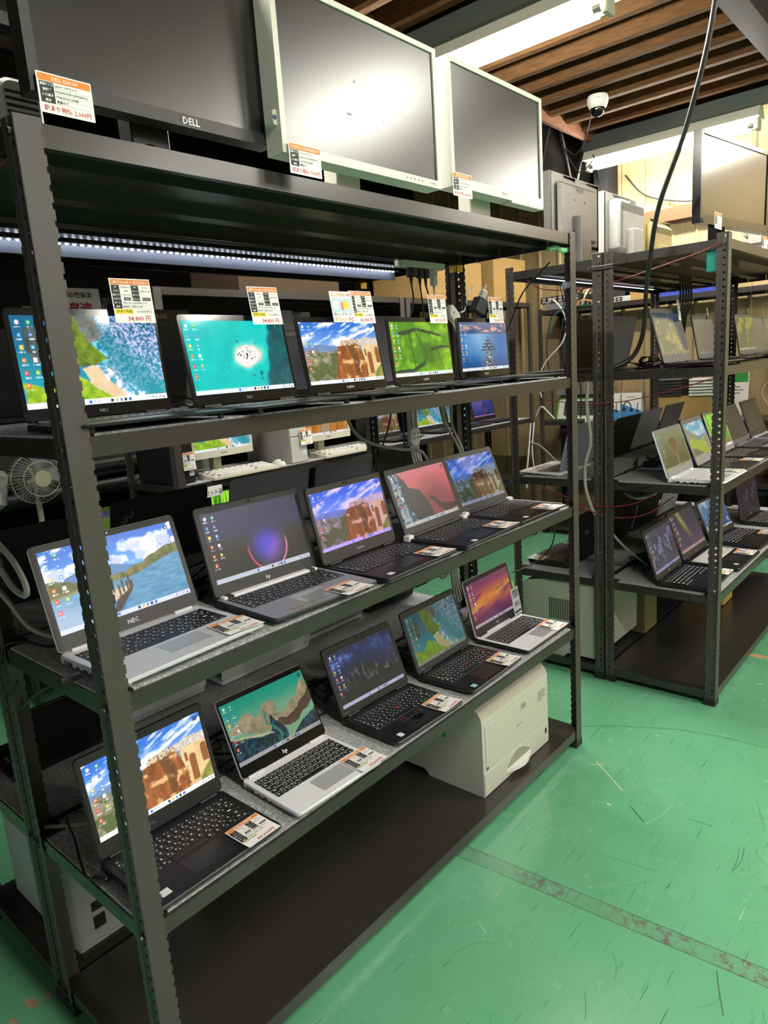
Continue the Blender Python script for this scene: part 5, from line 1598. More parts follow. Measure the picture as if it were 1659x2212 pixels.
laptop('black laptop with blue forest picture at the near end, right rack second shelf', 2.315, -.068, r2, RAD(.6), .312, .22, RAD(17.7), .219, base=BLACK, bezel=DARK, lid=BLACK, pic=pic_forest, bright=.6, bar='#9c9ccc', logo='DELL', logo_size=.008, t=.020, m=(.012, .018, .026), **RK)
laptop('black laptop with dark picture, green streak and white keys on the right rack second shelf', 2.655, -.066, r2, RAD(-.7), .330, .238, RAD(22.7), .228, base=BLACK, bezel=DARK, lid=BLACK, key=WHITEP, legend=LOGODIM, pic=pic_aurora, bright=.75, bar='#b08a88', logo='hp', logo_size=.010, t=.020, m=(.012, .018, .030), stickers=((-.10, -.09, .02, .012, WINSTK),), **RK)
laptop('black laptop with blue sky picture behind the right rack post, second shelf', 3.07, -.055, r2, RAD(-4), .330, .24, RAD(23), .20, base=BLACK, bezel=DARK, lid=BLACK, pic=pic_bluesky, bright=.5, t=.020, **RK)
laptop('black laptop with nearly black screen at the right edge, right rack second shelf', 3.54, -.078, r2, RAD(-3), .323, .22, RAD(11), .20, base=BLACK, bezel=DARK, lid=BLACK, pic=pic_forest, bright=.14, icons=False, bar='#3a3a44', logo='DELL', logo_size=.008, t=.020, **RK)
laptop('dark laptop with hazy rocks picture on the right rack, shelf at eye level', 2.385, -.06, r4, RAD(-1.5), .313, .22, RAD(16), .230, base=BLACK, bezel=GREY, lid=BLACK, pic=pic_rocks, bright=.42, bar='#b9b07a', logo='hp', logo_size=.009, t=.018, m=(.008, .020, .036), glossy=True, **RK)
laptop('grey screened laptop left of the right rack post, shelf at eye level', 2.965, -.015, r4, 0, .300, .21, RAD(11), .205, base=BLACK, bezel=GREY, lid=BLACK, pic=pic_grey, bright=.42, icons=False, bar='#a8a08a', t=.018, m=(.006, .020, .022), **RK)
laptop('dark laptop with mossy shore picture right of the post, shelf at eye level', 3.385, -.082, r4, RAD(-1), .311, .22, RAD(9.6), .206, base=BLACK, bezel=GREY, lid=BLACK, pic=pic_moss, bright=.5, icons=False, bar='#c4bd9a', t=.018, m=(.006, .016, .024), **RK)
laptop('dark laptop with blank grey screen at the right edge, shelf at eye level', 3.715, -.075, r4, 0, .300, .21, RAD(9), .198, base=BLACK, bezel=GREY, lid=BLACK, pic=pic_grey, bright=.36, icons=False, bar='#8f8876', t=.018, m=(.006, .012, .016), **RK)
for lb, hd, x, y, z in (('price tag on the white laptop of the right rack', 'HP', 2.585, -.275, .9275), ('price tag on the green valley laptop', 'HP', 2.905, -.275, .9275), ('price tag on the unlit grey laptop, right rack', 'DELL', 3.61, -.26, .9275),
                        ('price tag on the blue forest laptop', 'DELL', 2.585, -.245, .4905), ('price tag on the laptop with white keys', 'HP', 2.93, -.255, .4905), ('price tag on the blue sky laptop', 'HP', 3.34, -.26, .4905)):
    price_tag(lb, '19,800円', hd, (x, y, z), 0, group='price tags on the right rack')
for lb, hd, x, y, z in (('upright price tag on the hazy rocks laptop', 'HP', 2.655, -.03, 1.592), ('upright price tag on the blank screen laptop by the post', 'DELL', 3.22, .02, 1.575), ('upright price tag on the mossy shore laptop', 'DELL', 3.66, -.05, 1.575), ('upright price tag at the right edge of the picture', 'DELL', 3.985, -.05, 1.565)):
    t = price_tag(lb, '19,800円', hd, (x, y, z), RAD(12), tilt=RAD(82), group='price tags on the right rack')
# machines of the rack behind, turned the other way
def away_r(label, xl, xr, z, hy, tilt, h, lid, **k):
    w = xr - xl
    return laptop(label, xr, hy, z, pi, w, .21, RAD(tilt), h, lid=lid, base=k.pop('base', BLACK), fine=False, vent=False, dim=DIMB, group='laptops on the right rear rack', **k)
away_r('silver laptop seen from its side at the near end, right rear rack middle shelf', 2.335, 2.66, r3, .37, 14, .215, GREYSIL, base=WHITESIL)
away_r('black lid on the right rear rack middle shelf, left of the grey lid', 2.80, 3.10, r3, .36, 18, .205, DKLID)
away_r('slate lid on the right rear rack middle shelf', 3.14, 3.44, r3, .37, 18, .205, GREYSIL)
away_r('dark lid right of the slate lid, right rear rack middle shelf', 3.49, 3.79, r3, .37, 18, .21, GRLID2)
away_r('thick black laptop seen from its side at the near end, right rear rack second shelf', 2.37, 2.70, r2, .355, 8, .22, DKLID, back_logo=('∞', 0, .10, .05, LOGODIM, 0), t=.026)
away_r('black lid with looped logo on the right rear rack second shelf', 2.78, 3.10, r2, .36, 16, .215, DKLID, back_logo=('∞', 0, .10, .045, LOGODIM, 0))
away_r('second black lid on the right rear rack second shelf', 3.16, 3.46, r2, .36, 16, .215, DKLID)
away_r('silver lid on the right rear rack second shelf', 3.50, 3.80, r2, .36, 16, .215, SILVER)
away_r('wide black lid at the near end of the right rear rack eye-level shelf', 2.40, 2.71, r4, .37, 12, .215, DKLID)
away_r('dark grey lid behind the hanging black cable, right rear rack eye-level shelf', 2.78, 3.10, r4, .37, 12, .235, GRLID2)
t = price_tag('price tag on the thick black laptop of the right rear rack', '12,800円', 'FUJITSU', (2.41, .53, r2 + .0275), RAD(180), group='price tags on the right rack')
t = price_tag('price tag on the silver side-on laptop of the right rear rack', '22,800円', 'HP', (2.40, .53, r3 + .0185), RAD(180), group='price tags on the right rack')
brick('black power adapter on the felt of the right front rack, middle shelf', 2.72, .10, .909, RAD(10), .11, .05, .03)
brick('black power adapter on the felt of the right front rack, second shelf', 2.60, .08, .469, RAD(60), .10, .05, .045)
def rtangle(n, x0, x1, y0, y1, z, lab):
    tangle(n, x0, x1, y0, y1, z, lab, .0028)
rtangle(8, 2.50, 3.05, .02, .14, .909, 'black leads tangled on the right rack middle shelf')
rtangle(9, 2.45, 3.00, .02, .14, .469, 'black leads tangled on the right rack second shelf')
rtangle(8, 2.40, 2.85, .0, .14, 1.358, 'black leads on the right rack eye-level shelf')
for k in range(5):
    cable('black lead hanging under the top of the right front rack', [(3.05 + .035 * k, .10, 1.775), (3.06 + .04 * k, .10, 1.66), (3.05 + .03 * k, .11, 1.58), (3.06 + .03 * k, .12, 1.48)], .005, group='leads under the right rack top')
# wires between the right racks
for p, m_, lb, r_ in (([(2.05, -.34, 2.88), (2.0, -.34, 2.452), (2.08, -.24, 2.16), (2.16, -.12, 1.93), (2.24, -.06, 1.76), (2.285, -.03, 1.66), (2.33, -.01, 1.58), (2.37, .02, 1.48), (2.37, .06, 1.41), (2.34, .12, 1.378)], CABLE, 'thick black cable hanging from the ceiling down to the right rack', .0085),
                      ([(2.285, -.30, 1.79), (2.29, -.20, 1.765), (2.295, -.02, 1.73), (2.30, .10, 1.71), (2.31, .25, 1.70), (2.31, .42, 1.72), (2.32, .5, 1.77)], CABLER, 'red security wire under the top of the right racks', .0022),
                      ([(2.29, -.28, 1.318), (2.29, -.18, 1.29), (2.29, .0, 1.25), (2.29, .12, 1.235), (2.29, .25, 1.235), (2.29, .42, 1.255)], CABLER, 'red security wire below the eye-level shelf of the right racks', .002),
                      ([(2.29, -.06, .86), (2.29, .02, .82), (2.29, .12, .80), (2.29, .25, .80), (2.29, .35, .84), (2.29, .50, .875)], CABLER, 'red security wire below the middle shelf of the right racks', .0025),
                      ([(2.42, -.10, .835), (2.36, -.02, .77), (2.34, .08, .745), (2.30, .16, .76), (2.28, .24, .79), (2.28, .32, .82)], CABLER, 'second red wire below the middle shelf of the right racks', .0022),
                      ([(2.31, .22, 1.33), (2.285, .215, 1.22), (2.285, .20, 1.08), (2.285, .225, .98), (2.285, .225, .88), (2.29, .20, .79), (2.315, .185, .74), (2.36, .17, .66)], CABLEG, 'thick grey cable along the posts of the right racks', .007),
                      ([(2.40, .10, .84), (2.38, .04, .825), (2.42, -.02, .84), (2.45, -.03, .87)], CABLEG, 'grey cable looped under the middle shelf of the right rack', .006),
                      ([(2.31, .14, .70), (2.40, .10, .60), (2.46, .05, .53), (2.50, .04, .50)], CABLEG, 'grey cable falling to the second shelf of the right rack', .006),
                      ([(1.765, .10, 1.75), (1.90, .28, 1.68), (2.05, .42, 1.60), (2.25, .60, 1.50)], CABLE, 'thin black cable slanting from the nearest rack top to the right rack', .003),
                      ([(2.32, -.14, .915), (2.31, -.08, .90), (2.295, .0, .885), (2.295, .06, .895), (2.32, .12, .915)], CABLE, 'black lead of the white laptop drooping over the shelf edge', .003)):
    cable(lb, p, r_, m_)
t = thing('cable_tie', 'black cable tie binding the two posts of the right racks', 'cable tie', (2.297, .15, 1.77))
MB().slab(-.006, .003, -.048, .048, -.008, .008, .003, .001, 2).slab(-.004, .004, .050, .062, -.004, .004, .002, .001, 2).build('strap', BLACK, t)
t = MB().slab(2.32, 2.335, -.30, -.235, 1.70, 1.79, .004, .002, 2).build('film_strip', TEAL)
tag(t, 'teal plastic film under the top corner of the right rack', 'film')
t = MB().tube([(1.735, .015, 1.775), (1.70, .02, 1.770), (1.69, .04, 1.782), (1.66, .05, 1.775)], .008, 8).build('tape_strip', LIME)
tag(t, 'light green tape at the far top corner of the nearest rack', 'tape')
t = MB().slab(1.7350, 1.7485, .004, .042, 1.655, 1.675, .002, .0008, 2).build('tape_strip', CLEAR)
tag(t, 'clear tape wrapped round the far front post of the nearest rack', 'tape')

# monitors on top of the right racks
monitor('black monitor with a shining screen on top of the right front rack', 2.27, 2.86, 1.868, 2.178, -.27, mat('gloss_frame', '#101012', rough=.18), DIMGL, bez=(.014, .014, .032), depth=.03, stand=.06, feet=1.808, yaw=RAD(-8), logo='BenQ', lmat=LOGODIM, lsize=.008, lx=.9)
monitor('white monitor at the right edge on top of the right rack', 2.93, 3.40, 1.850, 2.150, -.27, WHM, DIM, bez=(.012, .012, .02), depth=.05, stand=.12, feet=1.808, rear=WHM)
price_tag('price tag on the black monitor of the right rack', '5,000円', 'BenQ', (2.315, -.275, 1.856), 0, tilt=RAD(90), kind='monitor', S=.083)
price_tag('price tag on the white monitor at the right edge', '3,000円', 'NEC', (2.975, -.275, 1.834), 0, tilt=RAD(90), kind='monitor', S=.083)
BRUSH = mat('brushed_back', '#8b8987', rough=.38, metal=.55, noise=.10, nscale=14, aniso=(1, 1, 30))
t, g = monitor('brushed grey monitor seen from the back on the right rear rack', 2.33, 2.80, 1.90, 2.19, .42, BRUSH, DIM, face=-1, feet=1.808, stand=.10, rear=BRUSH, depth=.03, back=.02, vents=False)
w, h, zz, oy, dp, bk = g
yb = oy + dp + bk + .0006
MB().text('PHILIPS', (0, yb, zz + h * .78), (-1, 0, 0), (0, 0, 1), .024, 0, 'c', None, .02).build('lettering', DARK, t)
sk = MB().slab(-.07, .07, zz + h * .14, zz + h * .23, -(yb + .001), -(yb - .004), .006, .001, 3, 0, axis='y')
for k in range(4):
    sk.box(-.05 + k * .026, -.034 + k * .026, yb + .0005, yb + .003, zz + h * .165, zz + h * .205, 1)
sk.build('socket_panel', [MESHG, LOGODIM], t)
hl = MB()
for a in (-.05, .05):
    for b in (.40, .66):
        hl.cyl((a, yb - .001, zz + h * b), (a, yb + .0004, zz + h * b), .004, 8)
hl.build('mount_hole', MESHG, t)
WHB = mat('monitor_back_white', '#d3d3cd', rough=.5, noise=.02)
t, g = monitor('white square monitor seen from the back on the right rear rack', 2.86, 3.25, 1.88, 2.18, .42, WHB, DIM, face=-1, feet=1.808, stand=.12, rear=WHB, depth=.03, back=.06)
w, h, zz, oy, dp, bk = g
yb = oy + dp + bk
MB().slab(-.035, .035, zz + h * .80, zz + h * .88, -(yb + .0008), -(yb - .006), .003, .001, 2, 0, axis='y').build('grip_recess', mat('grip_grey', '#9a9b98', noise=.03), t)
MB().text('NEC', (0, yb + .0006, zz + h * .62), (-1, 0, 0), (0, 0, 1), .026, 0, 'c', None, .0).build('lettering', mat('emboss_grey', '#bdbdb8', noise=0), t)
sv = MB()
for k in range(24):
    zc = zz + h * .18 + k * h * .60 / 24
    sv.box(w * .30, w * .375, yb - .012, yb + .0012, zc, zc + h * .012)
sv.build('side_vent', mat('vent_grey', '#85857f', noise=0), t)
YEL = mat('aged_cream', '#d9c98f', rough=.5, noise=.03)
t, g = monitor('aged cream monitor seen from the back, right rear rack', 3.34, 3.74, 1.86, 2.12, .42, YEL, DIM, face=-1, feet=1.808, stand=.16, rear=YEL, depth=.03, back=.03)

# ---------------------------------------------------------------- far row: desktop computers
zf = .969
def tower(label, x, y, w, d, h, m, front, z=zf):
    t = thing('desktop_computer', label, 'computer', (x, y, z))
    MB().slab(-w / 2, w / 2, -d / 2, d / 2, 0, h, .008, .004, 3).build('case', m, t)
    f = MB().slab(-w / 2 + .003, w / 2 - .003, .004, h * .42, -(-d / 2 + .001), -(-d / 2 - .004), .008, .002, 3, 0, axis='y').slab(-w / 2 + .003, w / 2 - .003, h * .44, h - .004, -(-d / 2 + .001), -(-d / 2 - .003), .006, .002, 3, 0, axis='y')
    fo = f.build('front_panel', front, t)
    MB().slab(-w * .3, w * .2, h * .86, h * .92, -(-d / 2 - .002), -(-d / 2 - .005), .002, .001, 2, 0, axis='y').build('drive_slot', MESHG, fo)
    MB().cyl((w * .28, -d / 2 - .006, h * .8), (w * .28, -d / 2 - .002, h * .8), .006, 12).build('power_button', GREY, t)
    MB().slab(w * .18, w * .42, h * .12, h * .20, -(-d / 2 - .0035), -(-d / 2 - .0046), .001, .0003, 2, 0, axis='y').build('sticker', WINSTK, t)
    return t
tower('black desktop tower at the left end of the far row', 1.325, 1.935, .11, .33, .29, BLACK, BLACK)
tower('grey desktop tower in the middle of the far row', 2.02, 1.93, .12, .38, .33, mat('tower_grey', '#a5a49f', rough=.45, metal=.2, noise=.03), mat('tower_front', '#c4c3bd', noise=.03))
price_tag('price tag reading 67,800 on the black desktop tower', '67,800円', 'ThinkCentre', (1.335, 1.755, 1.075), 0, tilt=RAD(84), group='price tags of the far row')
price_tag('price tag reading 9,800 on the grey desktop tower', '9,800円', 'FMV', (2.065, 1.725, 1.105), 0, tilt=RAD(84), group='price tags of the far row')
t, g = monitor('white monitor with the beach picture in the far row', 1.42, 1.79, 1.062, 1.31, 1.84, CREAM, DIM, bez=(.014, .014, .034), depth=.04, stand=.05, feet=zf, pic=pic_coast, nx=110, bright=.85, logo='PHILIPS', lmat=GREY, lsize=.012, base_w=.2)
t, g = monitor('white monitor with the sunlit path picture in the far row', 2.16, 2.53, 1.055, 1.30, 1.84, CREAM, DIM, bez=(.014, .014, .034), depth=.04, stand=.05, feet=zf, pic=pic_path, nx=110, bright=.85, logo='PHILIPS', lmat=GREY, lsize=.012, base_w=.2)
def desk_keyboard(label, x, y, w, d, z=zf, rz=0):
    t = thing('computer_keyboard', label, 'keyboard', (x, y, z), rz, 'white keyboards of the far row')
    b = MB()
    b.add([(-w / 2, -d / 2, 0), (w / 2, -d / 2, 0), (w / 2, d / 2, 0), (-w / 2, d / 2, 0), (-w / 2, -d / 2, .012), (w / 2, -d / 2, .012), (w / 2, d / 2, .030), (-w / 2, d / 2, .030)],
          [(3, 2, 1, 0), (4, 5, 6, 7), (0, 1, 5, 4), (1, 2, 6, 5), (2, 3, 7, 6), (3, 0, 4, 7)])
    b.build('case', CREAM, t)
    kk = MB()
    for r in range(6):
        y0 = -d / 2 + .014 + r * (d - .026) / 6
        n = 20
        for q in range(n):
            if (r == 0 and 4 <= q <= 8 and q != 4):
                continue
            x0 = -w / 2 + .012 + q * (w - .024) / n
            zz = .012 + .018 * (y0 + d / 2) / d
            wd = (w - .024) / n * (5 if (r == 0 and q == 4) else 1)
            dark = 1 if (q in (0, 1, 13, 14) or r == 5) and (q + r) % 2 else 0
            kk.slab(x0 + .001, x0 + wd - .001, y0 + .001, y0 + (d - .026) / 6 - .001, zz, zz + .008, .002, .0015, 1, dark)
    kk.build('keys', [WHITEP, mat('key_grey', '#a3a298', noise=0)], t)
    return t
desk_keyboard('white keyboard in front of the beach picture monitor', 1.64, 1.775, .40, .14)
desk_keyboard('white keyboard in front of the sunlit path monitor', 2.39, 1.775, .40, .14)
def mouse(label, x, y, z=zf):
    t = thing('computer_mouse', label, 'mouse', (x, y, z), 0)
    n = 10
    mb = MB()
    v, f = [], []
    for i in range(n + 1):
        a = i / n
        ww = .029 * (sin(pi * min(1, a * .96 + .04)) ** .45)
        hh = .034 * (sin(pi * min(1, a * .9 + .08)) ** .7)
        for k in range(9):
            b = pi * k / 8
            v.append((ww * cos(b), -.05 + .10 * a, max(.001, hh * sin(b))))
    for i in range(n):
        for k in range(8):
            f.append((i * 9 + k, i * 9 + k + 1, (i + 1) * 9 + k + 1, (i + 1) * 9 + k))
    f.append(tuple(range(9))); f.append(tuple(n * 9 + k for k in range(9))[::-1])
    mb.add(v, f).build('body', WHITEP, t, smooth=True)
    MB().cyl((-.003, -.03, .026), (.003, -.03, .026), .007, 10).build('wheel', GREY, t)
    return t
mouse('white mouse right of the beach monitor keyboard', 1.91, 1.79)
mouse('white mouse right of the sunlit path keyboard, behind the far post', 2.72, 1.84)
FR = dict(fine=False, group='laptops of the far row', nx=80)
laptop('laptop with dim bridge picture in the far row', 2.86, 1.98, zf, 0, .31, .21, RAD(12), .21, base=BLACK, bezel=BLACK, pic=pic_ronda, bright=.32, icons=False, **FR)
laptop('laptop with bright coast picture in the far row', 3.34, 1.97, zf, 0, .31, .21, RAD(14), .21, base=BLACK, bezel=BLACK, pic=pic_coast, bright=.7, **FR)
laptop('laptop with coast picture in the far row, hidden by the corner post', 3.71, 1.97, zf, 0, .30, .21, RAD(14), .21, base=BLACK, bezel=BLACK, pic=pic_coast, bright=.6, **FR)
laptop('laptop with purple sea picture at the right end of the far row', 4.05, 1.97, zf, 0, .31, .21, RAD(14), .21, base=BLACK, bezel=BLACK, pic=pic_pier, bright=.28, tint=(1.2, .7, 1.1), **FR)
laptop('laptop with deep blue picture on the lower shelf of the far row', 3.92, 1.96, .505, 0, .31, .21, RAD(14), .21, base=BLACK, bezel=BLACK, pic=pic_bluesky, bright=.15, tint=(.6, .5, 1.3), icons=False, **FR)
t, g = monitor('monitor with bright bamboo picture on the lower shelf of the far row', 1.48, 1.95, .62, .90, 1.83, BLACK, DIM, bez=(.012, .012, .02), depth=.04, stand=.05, feet=.50, pic=pic_bamboo, nx=80, bright=.8)
t = thing('shop_card', 'white paper sign hanging on the edge of the far desktop shelf', 'sign', (1.42, 1.712, .925))
MB().slab(-.06, .06, -.03, .02, 0, .002, .002, .0005, 2, 0, axis='y').build('card', PAPER, t)
MB().text('セット品', (.01, -.0022, -.02), (1, 0, 0), (0, 0, 1), .026, 0, 'c', .1, .02).build('lettering', INK, t)
# cartons on top of the far racks
def carton(label, x, y, z, w, d, h, m=CARD, rz=0, flap=True, name='cardboard_box', group=None):
    t = thing(name, label, 'box', (x, y, z), rz, group)
    MB().slab(-w / 2, w / 2, -d / 2, d / 2, 0, h, .003, .002, 1).build('carton', m, t)
    if flap:
        MB().box(-w / 2, w / 2, -.025, .025, h, h + .0006).build('sealing_tape', mat('parcel_tape', '#a8885a', rough=.3, noise=.03), t)
    return t
carton('wide cardboard box on top of the far laptop rack', 3.55, 1.96, 1.855, .72, .40, .26)
carton('tall cardboard box at the right end on top of the far laptop rack', 4.30, 1.96, 1.855, .46, .40, .32)
carton('dark cardboard box on top of the far desktop rack', 2.1, 1.96, 1.855, .7, .40, .22, mat('dark_carton', '#4a3a28', rough=.9, noise=.1))
# left end of the far row: fan, plotter, green carton
FANC = mat('fan_cream', '#8d8a7c', rough=.5, noise=.03)
t = thing('electric_fan', 'white electric fan with a round wire guard behind the nearest rack', 'fan', (.745, 2.02, .68))
MB().lathe([(0, 0), (.10, 0), (.105, .01), (.09, .02), (.02, .025)], 24).build('fan_base', FANC, t, smooth=True)
MB().cyl((0, 0, .02), (0, 0, .40), .012, 10).build('pole', FANC, t)
gd = MB()
for k in range(44):
    a = 2 * pi * k / 44
    gd.tube([(.030 * cos(a), -.085, .40 + .030 * sin(a)), (.075 * cos(a + .12), -.078, .40 + .075 * sin(a + .12)), (.108 * cos(a + .2), -.03, .40 + .108 * sin(a + .2)), (.10 * cos(a + .2), .03, .40 + .10 * sin(a + .2)), (.04 * cos(a), .06, .40 + .04 * sin(a))], .0011, 4, 0, 2)
for rr, yy in ((.108, -.03), (.075, -.078)):
    gd.tube([(rr * cos(2 * pi * k / 32), yy, .40 + rr * sin(2 * pi * k / 32)) for k in range(33)], .002, 5, 0, 1)
gd.build('guard', FANC, t)
MB().lathe([(0, -.09), (.034, -.088), (.036, -.08), (.0, -.078)], 20, 0, 'y', (0, 0, .40)).build('hub_cover', mat('fan_hub', '#9a957c', noise=.02), t)
bl = MB()
for k in range(5):
    a = 2 * pi * k / 5
    bl.add([(.02 * cos(a), -.03, .40 + .02 * sin(a)), (.095 * cos(a - .3), -.04, .40 + .095 * sin(a - .3)), (.098 * cos(a + .45), -.015, .40 + .098 * sin(a + .45)), (.02 * cos(a + .6), -.012, .40 + .02 * sin(a + .6))], [(0, 1, 2, 3)])
bl.build('blade', mat('fan_blade', '#565f63', noise=.02), t)
MB().cyl((0, -.01, .40), (0, .09, .40), .04, 18).build('motor_housing', FANC, t, smooth=True)
t = thing('side_table', 'low dark table under the electric fan', 'table', (.72, 2.05, 0))
MB().slab(-.20, .20, -.20, .20, .64, .68, .01, .004, 3).build('table_top', DARK, t)
for a in (-.17, .17):
    for b in (-.17, .17):
        MB().cyl((a, b, 0), (a, b, .65), .016, 8).build('leg', BLACK, t)
t = MB().slab(-.05, .05, -.045, .045, 0, .16, .03, .02, 3).build('plastic_bag', CLEAR, loc=(.56, 2.03, .98))
t.rotation_euler = (0, .25, 0)
tag(t, 'crumpled clear plastic bag beside the electric fan', 'bag')
c = carton('green printed carton standing left of the far desktop rack', 1.07, 2.05, .42, .26, .34, .44, mat('green_carton', '#5d7a2c', rough=.7, noise=.12, nscale=8), flap=False)
MB().text('Define 7', (-.02, -.172, .40), (1, 0, 0), (0, 0, 1), .030, 0, 'c', .16, .01).build('lettering', INK, c)
MB().quad((-.12, -.12, .4412), (.10, -.12, .4412), (.10, .05, .4412), (-.12, .05, .4412)).build('print', mat('carton_print', '#5a5f86', noise=.1), c)
carton('brown carton under the green one', 1.07, 2.05, 0, .30, .36, .42)
t = thing('plotter', 'dark roll plotter behind the left end of the far row', 'plotter', (1.25, 2.75, .55))
MB().slab(-.75, .75, -.18, .18, .42, .68, .03, .01, 3).build('housing', DARK, t)
MB().cyl((-.68, -.10, .36), (.68, -.10, .36), .05, 16).build('paper_roll', BLACK, t, smooth=True)
MB().cyl((-.68, -.24, .50), (.68, -.24, .50), .012, 10).build('feed_bar', GREY, t)
for s in (-1, 1):
    MB().slab(s * .72 - .03, s * .72 + .03, -.22, .10, .25, .55, .01, .004, 2).build('end_bracket', mat('bracket_grey', '#8f8f8a', noise=.02), t)
    MB().slab(s * .60 - .03, s * .60 + .03, -.25, .25, -.55, -.50, .01, .004, 2).cyl((s * .60, 0, -.5), (s * .60, 0, .42), .03, 10).build('leg', DARK, t)
t = thing('dark_cabinet', 'tall black cabinet in the dim corner left of the fan', 'cabinet', (-.35, 2.6, 0))
MB().slab(-.45, .45, -.25, .25, 0, 2.4, .01, .004, 2).build('body', NIGHT, t)
MB().slab(-.43, -.01, .02, 2.36, .250, .262, .006, .002, 2, 0, axis='y').slab(.01, .43, .02, 2.36, .250, .262, .006, .002, 2, 0, axis='y').build('door', NIGHT, t)

# ---------------------------------------------------------------- end wall rack: network gear and boxes
zu, zm = 1.79, .93
t = thing('network_switch', 'dark network switch with a blue lamp on the upper shelf of the end rack', 'network switch', (4.77, 1.18, zu), RAD(-90))
MB().slab(-.20, .20, -.12, .12, .0, .085, .004, .002, 2).build('case', DARK, t)
pp = MB().slab(-.20, .20, .004, .040, .118, .124, .002, .001, 2, 0, axis='y')
for k in range(12):
    if k % 4 != 3:
        for r in (0, 1):
            pp.box(-.18 + k * .030, -.157 + k * .030, -.1248, -.1235, .008 + r * .015, .020 + r * .015, 1)
pp.build('port_panel', [SILVER, MESHG], t)
MB().slab(-.03, .03, .050, .056, .120, .1225, .002, .0005, 2, 0, axis='y').build('status_lamp', mat('blue_lamp', '#4a6cff', emit=3, noise=0), t)
t = thing('power_strip', 'long black power strip of many sockets on the end rack', 'power strip', (4.72, 1.55, zu + .055), RAD(-90))
MB().slab(-.17, .17, -.03, .03, 0, .05, .006, .003, 2).build('housing', BLACK, t)
ss = MB()
for k in range(7):
    for r in (0, 1):
        ss.slab(-.155 + k * .046, -.125 + k * .046, .006 + r * .022, .022 + r * .022, .0295, .0315, .004, .0008, 2, 0, axis='y')
ss.build('socket', mat('socket_pale', '#a9a9a2', noise=0), t)
t = thing('router_box', 'grey hub box under the power strip on the end rack', 'router', (4.74, 1.50, zu), RAD(-90))
MB().slab(-.16, .16, -.08, .08, 0, .052, .005, .002, 2).build('case', GREYSIL, t)
gv = MB()
for k in range(10):
    gv.box(.06 + k * .008, .064 + k * .008, -.0806, -.0795, .010, .042)
gv.build('vent', MESHG, t)
for lb, p, m_ in (('white network cable drooping from the end rack shelf', [(4.60, 1.62, 1.84), (4.58, 1.55, 1.86), (4.57, 1.45, 1.72), (4.57, 1.47, 1.55), (4.57, 1.62, 1.40), (4.58, 1.70, 1.25), (4.60, 1.68, 1.12)], CABLEW),
                  ('orange network cable drooping at the switch', [(4.62, 1.10, 1.83), (4.58, 1.18, 1.80), (4.57, 1.32, 1.83), (4.57, 1.38, 1.74), (4.57, 1.34, 1.62), (4.57, 1.22, 1.52), (4.58, 1.14, 1.50)], CABLEO),
                  ('white network cable with a plug above the hub', [(4.62, 1.25, 1.92), (4.58, 1.27, 1.90), (4.57, 1.30, 1.84), (4.58, 1.32, 1.80)], CABLEW),
                  ('green network cable along the end rack shelf', [(4.62, 1.12, 1.81), (4.58, 1.25, 1.79), (4.57, 1.45, 1.79), (4.57, 1.56, 1.72), (4.58, 1.58, 1.62)], CABLEGR),
                  ('white cable bundle at the foot of the end rack corner', [(4.57, 1.72, .97), (4.55, 1.66, 1.05), (4.56, 1.60, 1.0), (4.58, 1.56, .95)], CABLEW),
                  ('white cable hanging under the far row shelf', [(4.45, 1.70, .93), (4.40, 1.70, .70), (4.36, 1.70, .50), (4.36, 1.70, .42)], CABLEW),
                  ('second white cable hanging under the far row shelf', [(4.50, 1.70, .93), (4.46, 1.70, .70), (4.50, 1.70, .50), (4.46, 1.70, .45)], CABLEW),
                  ('pale cable curving under the end rack shelf', [(4.42, 1.70, .78), (4.52, 1.66, .74), (4.60, 1.55, .60), (4.62, 1.45, .52)], CABLEG)):
    cable(lb, p, .006, m_, 'network_cable', 'network cables of the end rack')
rnd.seed(11)
for k in range(9):
    y0 = rnd.uniform(1.2, 1.7)
    cable('black lead hanging round the end rack gear', [(4.62, y0, 1.80), (4.60, y0 + rnd.uniform(-.1, .1), 1.95 + rnd.random() * .1), (4.66, y0 + rnd.uniform(-.15, .15), 2.0), (4.72, y0 + rnd.uniform(-.1, .1), 1.9)], .004, group='black leads of the end rack')
for k in range(4):
    cable('black lead hanging below the upper shelf of the end rack', [(4.60, 1.25 + .11 * k, 1.75), (4.60, 1.30 + .11 * k, 1.5), (4.62, 1.24 + .12 * k, 1.2), (4.64, 1.25 + .12 * k, .95)], .005, group='black leads under the end rack shelf')
t = thing('keyboard_box', 'white and green boxed keyboard on the middle shelf of the end rack', 'box', (4.70, 1.33, zm), RAD(-90))
M_ = Matrix.Rotation(RAD(-18), 4, 'X')
MB().slab(-.27, .27, .0, .175, -.02, .02, .004, .002, 2, 0, axis='y').xf(M_).build('carton', WHITEP, t)
ed = MB()
for a, b, c, d in ((-.27, .27, .163, .176), (-.27, -.258, .0, .176), (-.27, .27, .0, .006), (.258, .27, 0, .176)):
    ed.box(a, b, -.0208, -.0195, c, d)
ed.xf(M_).build('green_border', GREENM, t)
MB().slab(-.21, .235, .03, .145, .0205, .0225, .004, .0005, 2, 0, axis='y').xf(M_).build('printed_keyboard', INK, t)
kk = MB()
for r in range(5):
    for q in range(15):
        kk.box(-.200 + q * .0285, -.178 + q * .0285, -.0229, -.0222, .035 + r * .021, .050 + r * .021)
kk.xf(M_).build('printed_key', GREY, t)
